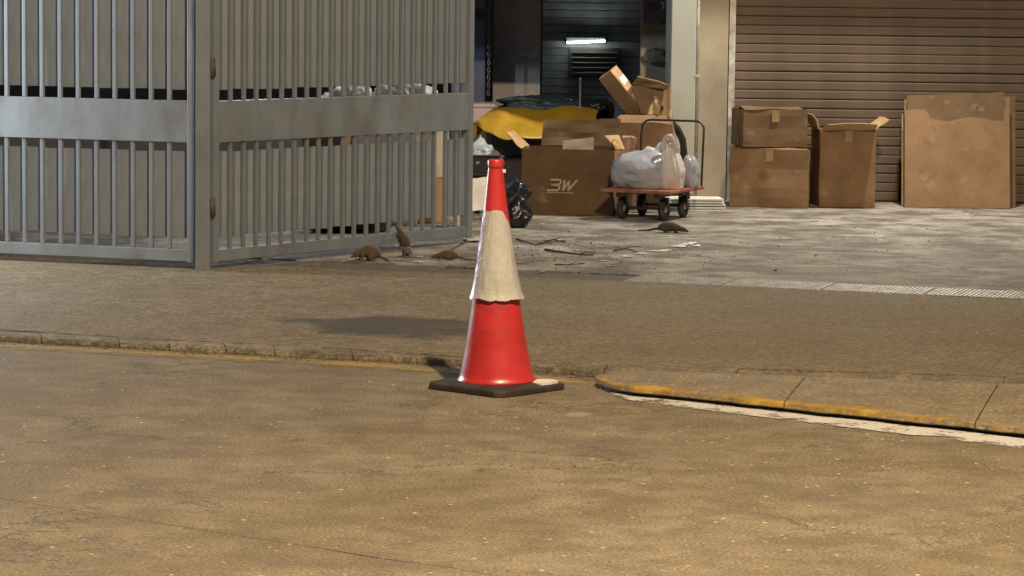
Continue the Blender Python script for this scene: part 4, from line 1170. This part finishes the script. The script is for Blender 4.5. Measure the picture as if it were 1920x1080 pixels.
# back fall of the sheet
last = rows[0]
brow = [bm.verts.new(vv.co + Vector((0, 0.35, -0.12))) for vv in last]
for i in range(nu): bm.faces.new((last[i + 1], last[i], brow[i], brow[i + 1]))
bmesh.ops.recalc_face_normals(bm, faces=bm.faces)
tp = link('yellow_tarpaulin', bm, M_tarp, None, True)
md = tp.modifiers.new('thickness', 'SOLIDIFY'); md.thickness = 0.004
tag(tp, 'yellow tarpaulin draped over the dark crates behind the carton', 'tarpaulin')
bag('crumpled_tarpaulin', 'crumpled dark teal plastic sheet heaped on the yellow tarpaulin', M_tealtarp, Vector((at(1015, 200, 24.45).x, 24.45, at(1015, 207, 24.4).z - 0.02)), 0.33, 0.22, 0.075, 4, 0.1, cat='tarpaulin', lump=0.5, crease=0.35)
bag('dark_bag', 'black rubbish bag slumped behind the leaning carton', F_black, Vector((at(1120, 200, 24.5).x, 24.5, at(1120, 215, 24.5).z - 0.03)), 0.13, 0.14, 0.10, 6, 0.4, lump=0.3, crease=0.2)
sp = thing('support_pole', 'thin grey pole sticking up through the yellow tarpaulin', 'pole', (at(1087, 226, 24.15).x, 24.15, 0.03))
bm = B(); tube(bm, [(0, 0, 0), (0, 0, at(1087, 150, 24.15).z - 0.03)], 0.009, 10); link('pole_tube', bm, M_chain, sp, True)
bm = B(); tube(bm, [(0, 0, at(1087, 150, 24.15).z - 0.031), (0, 0, at(1087, 146, 24.15).z - 0.03)], 0.012, 10); link('pole_cap', bm, M_chain, sp, True)

# things between the gate end and the heap
pb = at(895, 225, 24.3)
ob = thing('pinkish_foam_box', 'pinkish white foam box on the heap beside the yellow tarpaulin', 'box', Vector((at(893, 225, 24.3).x, 24.45, at(893, 231, 24.2).z)))
M_foam = simple('pink_white_foam', (0.62, 0.52, 0.48), 0.7, var=0.1)
bm = B(); box(bm, (-0.16, -0.2, 0), (0.15, 0.2, 0.125), .012); link('box_body', bm, M_foam, ob)
bm = B(); box(bm, (-0.17, -0.21, 0.127), (0.16, 0.21, 0.16), .01); link('lid', bm, M_foam, ob)
op = carton('ochre_carton', 'tall ochre carton behind the gate end post', Vector((at(886, 300, 24.3).x, 24.42, 0.03)), R(2), 0.22, 0.4, ob.location.z - 0.04, cardboard('ochre_cardboard', (0.34, 0.22, 0.07)), {'front': (-88, 0.19), 'back': (-88, 0.19)})
# dark crate, bags and board right behind the gate end
dc = thing('dark_tub', 'dark plastic tub full of bags next to the gate end', 'tub', Vector((at(893, 400, 22.35).x, 22.4, 0.03)))
wd_ = 0.14
for nm, lo, hi in (('side_wall', (-wd_, -0.2, 0.30), (wd_ + .03, -0.185, 0.43)), ('side_wall', (-wd_, 0.185, 0.30), (wd_ + .03, 0.2, 0.43)), ('end_wall', (-wd_, -.184, .30), (-wd_ + .015, .184, .43)), ('end_wall', (wd_ + .015, -.184, .30), (wd_ + .03, .184, .43)), ('tub_floor', (-wd_, -.2, .285), (wd_ + .03, .2, .2995)), ('rim', (-wd_ - .01, -.212, .4305), (wd_ + .04, -.17, .445)), ('stand', (-wd_ + .02, -.17, 0), (wd_, .17, .284))):
    bm = B(); box(bm, lo, hi, .004); link(nm, bm, M_crate, dc)
bag('knotted_bag', 'grey white knotted plastic bag on the dark tub beside the gate', plastic_film('grey_film', (0.5, 0.56, 0.58), .3, .2, wr=12, strength=.7), Vector((dc.location.x + 0.03, 22.38, 0.33)), 0.15, 0.16, 0.13, 12, 0.2, lump=0.25, crease=0.22, tie=True)
wb = thing('propped_board', 'dirty white board propped upright between gate end and cone', 'board', Vector((at(898, 394, 21.6).x, 21.62, 0.03)), R(38))
bm = B(); z0_ = at(898, 396, 21.6).z - 0.03; z1_ = at(898, 335, 21.6).z - 0.03
sheet(bm, (-0.13, 0, z0_), (0.13, 0, z0_ + .01), (0.135, 0.03, z1_ + .012), (-0.13, 0.03, z1_ - .005), th=0.02, bulge=0.004, seed=2, n=10, m_=8, tear=0.04)
link('board_sheet', bm, simple('dirty_white_board', (0.80, 0.75, 0.68), .7, var=.1, dirt=(.45, .36, .26), scale=5), wb)
bm = B(); box(bm, (-0.12, 0.02, 0.0), (-0.02, 0.12, z0_ - 0.002), .01); link('leg_block', bm, simple('beige_block', (0.42, 0.34, 0.22), .8, var=.2), wb)
bm = B(); box(bm, (0.06, 0.03, 0.0), (0.10, 0.07, z0_ - 0.002), .006); link('leg_block', bm, MATS['beige_block'], wb)
# black bags right of the cone
bag('rubbish_bag', 'glossy black rubbish bag on the floor beside the printed carton', F_black, G(966, 428, HZ) + Vector((0, 0.14, 0)), 0.115, 0.13, 0.115, 21, 0.2, lump=0.24, crease=0.10, tie=True)
bag('rubbish_bag', 'smaller glossy black bag piled on the rubbish bag by the carton', F_black, G(962, 412, HZ) + Vector((0.02, 0.02, 0.14)), 0.10, 0.11, 0.085, 25, 1.0, lump=0.26, crease=0.12, tie=True)

# ------------------------------------------------------------------ the heap behind the gate, seen through the gaps
def behind(x, Y): return at(x, 300, Y).x
random.seed(21)
carton('white_carton', 'white carton behind the gate filling the open strip gap', Vector((behind(800, 21.2), 21.35, 0.36)), R(10), 0.26, 0.26, 0.44, simple('white_carton_card', (0.62, 0.57, 0.50), .75, var=.1, dirt=(.4, .33, .25)), {'front': (-86, .12), 'back': (-86, .12)})
carton('tan_carton', 'tan carton under the white carton behind the gate', Vector((behind(800, 21.2), 21.35, 0.03)), R(6), 0.34, 0.30, 0.325, C_tan, {'front': (-88, .14), 'back': (-88, .14)})
fbx = [(735, 'tall'), (690, 'middle'), (640, 'short')]
for i, (x, w) in enumerate(fbx):
    t = thing('foam_box', ['white foam box behind the gate nearest the open strip', 'white foam box in the row behind the middle of the gate', 'white foam box behind the gate next to a brown carton'][i], 'foam box', Vector((behind(x, 21.0), 21.1 - 0.1 * i, 0.03)), R(12 - 7 * i), 'foam boxes behind the gate')
    Mf = simple('white_foam', (0.75, 0.74, 0.70), .75, var=.06)
    for lv_ in range(3 if i < 2 else 2):
        bm = B(); box(bm, (-.16, -.14, lv_ * .27), (.16, .14, lv_ * .27 + .222), .012); link('box_body', bm, Mf, t)
        bm = B(); box(bm, (-.168, -.148, lv_ * .27 + .2235), (.168, .148, lv_ * .27 + .262), .01); link('lid', bm, Mf, t)
carton('brown_carton', 'brown carton behind the gate beside the foam boxes', Vector((behind(612, 20.6), 20.75, 0.03)), R(-10), 0.3, 0.28, 0.72, C_brown, {'front': (-80, .13), 'back': (20, .13)})
for i, (x, z, mt_, lb_) in enumerate([(755, 0.95, F_green, 'pale green plastic bag on the tall pile behind the gate'), (738, 0.94, F_white, 'white plastic bag on top of the foam boxes behind the gate'), (660, .84, F_white, 'white plastic bag over the middle foam box behind the gate'), (618, .78, plastic_film('beige_film', (.55, .48, .40), .4, .2), 'beige plastic bag on the brown carton behind the gate'), (790, .81, F_white, 'white plastic bag on the white carton behind the gate')]):
    Y = 21.1 if x > 700 else 20.9
    zb = {0: .84, 1: .84, 2: .84, 3: .74, 4: .80}[i]
    bag('plastic_bag', lb_, mt_, Vector((behind(x, Y), Y, zb)), .16 if i != 4 else .13, .13, .14, 31 + i, i * .7, lump=.25, crease=.2)
bag('rubbish_bag', 'black bag added low behind the gate bars to darken the gap', F_black, Vector((behind(660, 20.2), 20.35, 0.03)), .28, .16, .12, 41, .2, lump=.25, crease=.2)  # added dark bag, stands in for the shadow under the gate
bag('plastic_bag', 'small white plastic bag on the floor behind the gate end', F_white, G(858, 432, HZ) + Vector((-0.02, .35, 0)), .08, .08, .09, 44, .2, lump=.25, crease=.2)
bag('hanging_bag', 'crumpled grey plastic bag hanging on the inner wall by the pillar', plastic_film('smoke_film', (.42, .39, .36), .4, .2, wr=12), at(1230, 118, 25.5) + Vector((0, 0.02, 0)), .10, .05, .07, 51, 0, lump=.35, crease=.3)

# ================================================================== RATS
def fur(name, c):
    mt, nt, b = new_mat(name); v = coords(nt)
    n1 = tex(nt, 'Noise', v, Scale=40.0, Detail=6.0, Roughness=.7)
    n2 = tex(nt, 'Noise', coords(nt, (1, 6, 6)), Scale=60.0, Detail=4.0, Roughness=.7)
    cc = mix(nt, n1.outputs[0], tuple(x * .55 for x in c), tuple(x * 1.35 for x in c))
    nt.links.new(cc, b.inputs['Base Color']); b.inputs['Roughness'].default_value = .8
    b.inputs['Sheen Weight'].default_value = .2
    bump(nt, b, n2.outputs[0], .6, .006)
    return mt
M_fur = fur('brown_rat_fur', (0.105, 0.075, 0.05))
M_furd = fur('dark_rat_fur', (0.05, 0.042, 0.028))
M_skin = simple('rat_skin', (0.16, 0.10, 0.08), .6, var=.15)
def rat(label, loc, rz, spine, tail, fore, hind, mat, scale=1.0, pitch=0.0, head_i=2):
    """spine: [(x,z,radius)] nose->rump ; tail: [(x,y,z)] from the rump ; fore/hind: foot targets"""
    t = thing('rat', label, 'rat', loc, rz, 'rats in the yard')
    def crom(P, n):
        out = []
        for i in range(len(P) - 1):
            p0, p1, p2, p3 = P[max(i - 1, 0)], P[i], P[i + 1], P[min(i + 2, len(P) - 1)]
            for k in range(n):
                u = k / n
                out.append([0.5 * (2 * b + (c - a) * u + (2 * a - 5 * b + 4 * c - d) * u * u + (3 * b - a - 3 * c + d) * u ** 3) for a, b, c, d in zip(p0, p1, p2, p3)])
        return out + [list(P[-1])]
    bmx = B()
    sp_ = crom([(x, 0.0, z, r) for x, z, r in spine], 4)
    tube(bmx, [p[:3] for p in sp_], [max(p[3], .003) for p in sp_], 14)
    tl_ = crom([(spine[-1][0] + .004, 0, spine[-1][1], .0075)] + [(p[0], p[1], p[2], .0058 * (1 - k / len(tail)) + .0026) for k, p in enumerate(tail)], 4)
    tube(bmx, [p[:3] for p in tl_], [p[3] for p in tl_], 8)
    def leg(i, side, knee, foot, r0):
        x, z, r = spine[i]
        P = [(x, side * r * .45, z - r * .15, r0 * 1.15), (x + knee[0] * .5, side * r * .72, z - r * .5, r0), (x + knee[0], side * r * .80, knee[1], r0 * .62), (x + foot[0], side * r * .80, foot[1] + .001, .0052), (x + foot[0] + .018, side * r * .86, foot[1] - .0005, .0038)]
        Q = crom(P, 3); tube(bmx, [p[:3] for p in Q], [p[3] for p in Q], 8)
    for sd_, (k, f) in zip((-1, 1), fore): leg(4, sd_, k, f, .0105)
    for sd_, (k, f) in zip((-1, 1), hind): leg(6, sd_, k, f, .017)
    me = bpy.data.meshes.new('rat_tmp'); bmx.to_mesh(me); bmx.free()
    ob = bpy.data.objects.new('rat_tmp', me); col.objects.link(ob)
    md = ob.modifiers.new('remesh', 'REMESH'); md.mode = 'VOXEL'; md.voxel_size = 0.0021
    sm_ = ob.modifiers.new('smooth', 'SMOOTH'); sm_.factor = .5; sm_.iterations = 3
    bpy.context.view_layer.update()
    dg = bpy.context.evaluated_depsgraph_get()
    nm = bpy.data.meshes.new_from_object(ob.evaluated_get(dg))
    bpy.data.objects.remove(ob)
    nrm_ = [v_.normal.copy() for v_ in nm.vertices]
    for v_, n_ in zip(nm.vertices, nrm_):
        v_.co += n_ * (.0011 * noise.noise(v_.co * 260) + .0009 * noise.noise(Vector((v_.co.x * 160, v_.co.y * 420, v_.co.z * 420))))
    nm.materials.clear(); nm.materials.append(mat)
    body = link('rat_body', nm, mat, t, True)
    hx, hz_, hr = spine[head_i]
    for sd_ in (-1, 1):
        bm = B(); lathe(bm, [(0, -.0012), (.0055, -.001), (.0065, 0), (.0055, .0018), (0, .001)], 14)
        e = link('ear', bm, M_skin, t, True); e.location = (hx - .006, sd_ * hr * .72, hz_ + hr * .85); e.rotation_euler = (R(sd_ * 20), R(62), R(sd_ * 25))
        bm = B(); bmesh.ops.create_uvsphere(bm, u_segments=10, v_segments=8, radius=.0030)
        e = link('eye', bm, M_black, t, True); e.location = (hx + .010, sd_ * hr * .70, hz_ + hr * .38)
    t.scale = (scale,) * 3
    return t
walk = [(.118, .026, .0045), (.104, .029, .0095), (.086, .034, .0155), (.066, .037, .018), (.042, .040, .024), (.006, .044, .031), (-.034, .044, .034), (-.062, .036, .024), (-.078, .028, .010)]
hunch = [(.082, .022, .0045), (.070, .027, .0095), (.054, .034, .0160), (.038, .042, .020), (.020, .046, .027), (-.008, .052, .036), (-.040, .046, .039), (-.064, .034, .027), (-.078, .022, .010)]
low = [(.112, .012, .0045), (.098, .016, .0095), (.080, .022, .0150), (.060, .026, .017), (.036, .031, .023), (.004, .036, .030), (-.032, .035, .032), (-.060, .028, .022), (-.078, .018, .010)]
fA = (((.004, .022), (.008, .005)), ((-.006, .022), (-.018, .005)))
hA = (((.022, .022), (.004, .005)), ((.010, .022), (-.020, .005)))
fH = (((.006, .022), (.012, .005)), ((.004, .022), (.004, .005)))
hH = (((.026, .020), (.010, .005)), ((.026, .020), (.006, .005)))
tS = [(-.10, .004, .018), (-.125, .012, .010), (-.155, .008, .007), (-.185, -.008, .005), (-.215, -.012, .005)]
tC = [(-.095, .010, .014), (-.11, .03, .008), (-.115, .06, .006), (-.10, .09, .005)]
rat('hunched brown rat sitting on the ground under the gate bottom rail', G(686, 489, HZ), R(196), hunch, tC, fH, hH, M_fur, 1.15)
rat('dark olive rat crossing the yard in front of the cart', G(1257, 436, HZ), R(-22), low, [(-.10, .004, .018), (-.125, .0, .012), (-.155, .006, .008), (-.185, .0, .006), (-.205, -.004, .006)], fA, hA, M_furd, 1.18)
rat('brown rat crouching flat on the yard beside a crack', G(838, 487, HZ), R(170), low, tS, fH, hH, M_fur, 0.92)
rat('small grey brown rat on the ground below the climbing rat', G(762, 481, HZ), R(118), hunch, tC, fH, hH, fur('grey_rat_fur', (0.15, 0.125, 0.10)), 0.72)
# climbing rat: clings to the bottom rail, head up towards the gap between the bars
gdir = (gr_ - gl_).normalized(); gnrm = Vector((gdir.y, -gdir.x, 0))
cp = at(757, 462, 19.2)
sgl = (Vector((cp.x, cp.y, 0)) - gl_).dot(gdir)
on_rail = gl_ + gdir * ((G(752, 457, .1).x - gl_.x) / gdir.x) + gnrm * 0.031 - gdir * 0.09
climb = rat('brown rat climbing the gate bottom rail towards a gap', (on_rail.x, on_rail.y, 0.082 + HZ), 0, walk, [(-.10, .0, .018), (-.125, .01, .016), (-.15, .012, .022), (-.175, .004, .03)], fA, hA, M_fur, 0.94)
fwd = (Vector((0, 0, 1)) * 0.78 - gdir * 0.62).normalized()
upv = gnrm - fwd * gnrm.dot(fwd); upv.normalize()
sidev = upv.cross(fwd)
rm = Matrix.Identity(4)
for i in range(3): rm[i][0], rm[i][1], rm[i][2] = fwd[i], sidev[i], upv[i]
climb.rotation_euler = rm.to_euler()

# ================================================================== LITTER on the yard
random.seed(77)
M_twig = simple('twig_bark', (0.05, 0.04, 0.028), .9, var=.4, scale=30)
def twig(px_, label, r=0.005):
    t = thing('twig', label, 'twig', G(*px_[0], HZ), group='twigs lying on the yard')
    base_ = t.location.copy(); pts = []
    for i, q in enumerate(px_):
        p = G(*q, HZ) - base_; p.z = r + (0.008 if 0 < i < len(px_) - 1 else 0.0); pts.append(p)
    bm = B(); tube(bm, pts, [r * (1 - .5 * i / len(pts)) for i in range(len(pts))], 7); link('stem', bm, M_twig, t, True)
    mid = pts[len(pts) // 2]
    bm = B(); tube(bm, [mid, mid + Vector((.05, .07, .012)), mid + Vector((.11, .09, .004))], [r * .6, r * .4, r * .25], 6); link('side_shoot', bm, M_twig, t, True)
twig([(968, 449), (985, 457), (1003, 463), (1030, 458), (1060, 452)], 'long bent twig on the yard just right of the cone', .006)
twig([(1022, 470), (1050, 477), (1085, 482), (1112, 480)], 'thick dark stick lying across the yard cracks', .008)
twig([(1040, 497), (1065, 500), (1095, 495)], 'thin stick lying close to the drain edge', .004)
twig([(1022, 454), (1038, 453), (1060, 456)], 'short dark twig near the printed carton', .006)
twig([(880, 452), (862, 462), (845, 470)], 'thin crooked twig near the gate end post', .004)
twig([(1150, 472), (1172, 470), (1195, 474)], 'dark stick beside the white paper strips', .005)
def scrap(px_, w, d, rz, mat, label, group):
    bm = B(); n = 5; rows = []; sd = random.random() * 50
    for j in range(n + 1):
        rows.append([bm.verts.new(((i / n - .5) * w * (1 + .25 * noise.noise(Vector((j, sd, 0)))), (j / n - .5) * d * (1 + .25 * noise.noise(Vector((i, sd, 4)))), .003 + .5 * min(w, d) * .35 * abs(noise.noise(Vector((i * .6, j * .6, sd)))))) for i in range(n + 1)])
    for r0, r1 in zip(rows, rows[1:]):
        for i in range(n): bm.faces.new((r0[i], r0[i + 1], r1[i + 1], r1[i]))
    ex = bmesh.ops.extrude_face_region(bm, geom=list(bm.faces))
    for x in ex['geom']:
        if isinstance(x, bmesh.types.BMVert): x.co.z += .0015
    bmesh.ops.recalc_face_normals(bm, faces=bm.faces)
    o = link('paper_scrap', bm, mat, None, True)
    p = G(*px_, HZ); o.location = p; o.rotation_euler = (0, 0, rz)
    return tag(o, label, 'litter', group)
for i, (x, y, w, d) in enumerate([(1176, 482, .07, .06), (1200, 477, .07, .05), (1232, 472, .12, .06), (1250, 470, .06, .06)]):
    scrap((x, y), w, d, R(15), M_paper, 'torn white paper strip lying in a row across the yard', 'white paper strips on the yard')
for i, (x, y, w, d) in enumerate([(1285, 459, .08, .09), (1297, 457, .07, .10), (1275, 463, .09, .10), (1305, 462, .06, .1)]):
    scrap((x, y), w, d, R(random.uniform(-40, 40)), M_paper, 'crumpled white tissue in a pile on the yard near the cart', 'crumpled tissue near the cart')
M_beige = simple('beige_rag', (0.50, 0.42, 0.33), .8, var=.2)
scrap((893, 452), .16, .22, R(10), M_beige, 'crumpled beige rag on the floor under the white board', None)
for i in range(26):
    x, y = random.choice([(random.uniform(960, 1310), random.uniform(440, 512)), (random.uniform(620, 880), random.uniform(478, 497)), (random.uniform(1000, 1300), random.uniform(420, 470))])
    scrap((x, y), random.uniform(.02, .05), random.uniform(.02, .06), random.uniform(0, 6), random.choice([M_paper, M_beige, M_beige]), 'tiny pale scrap of litter on the dirty yard floor', 'tiny litter scraps')
for i, (x, y) in enumerate([(1053, 812), (1068, 777), (640, 593), (662, 902), (1140, 745)]):
    pass
# grit and crumbs scattered over yard, pavement and road
def crumbs(name, n, fn, r0, r1, mat, seed):
    rnd = random.Random(seed); bm = B()
    for k in range(n):
        p = fn(rnd); r = rnd.uniform(r0, r1) * (1 if rnd.random() < .93 else 1.8)
        vs = []
        for d in ((1, 0, 0), (-1, 0, 0), (0, 1, 0), (0, -1, 0), (0, 0, 1), (0, 0, -.6)):
            vs.append(bm.verts.new(p + Vector((d[0] * r * rnd.uniform(.6, 1.5), d[1] * r * rnd.uniform(.6, 1.5), (d[2] * rnd.uniform(.4, .8) + .3) * r))))
        for a in (0, 1):
            for b in (2, 3):
                for c in (4, 5): bm.faces.new((vs[a], vs[b], vs[c]))
    bmesh.ops.recalc_face_normals(bm, faces=bm.faces)
    o = link(name, bm, mat); o['kind'] = 'stuff'; o['label'] = {'yard_grit': 'dark grit and crumbs scattered over the yard floor', 'gutter_grit': 'dark dirt and grit gathered along the kerb foot', 'road_grit': 'pale grit scattered over road and pavement'}[name]; o['category'] = 'grit'
    return o
M_grit = simple('dark_grit', (0.10, 0.085, 0.065), .9, var=.5, scale=40)
M_pgrit = simple('pale_grit', (0.42, 0.36, 0.27), .9, var=.5, scale=3)
crumbs('yard_grit', 700, lambda r: G(r.uniform(300, 1800), 410 + 105 * r.random() ** .7, HZ) if r.random() < .6 else G(r.gauss(1060, 70), r.gauss(470, 16), HZ), .002, .007, M_grit, 1)
def rg(r):
    y = r.uniform(690, 1085); x = r.uniform(-50, 1970)
    return G(x, y, 0.0) if y > 770 + max(0, x - 1300) * .12 else G(x, r.uniform(530, 640), HZ)
crumbs('road_grit', 1400, rg, .0015, .004, M_pgrit, 2)
def gut(r):
    p = along(kerb_front, r.random()); return Vector((p.x + r.gauss(0, .02), p.y - abs(r.gauss(0, .05)) - .012, 0.0))
crumbs('gutter_grit', 1100, gut, .0018, .006, M_grit, 5)
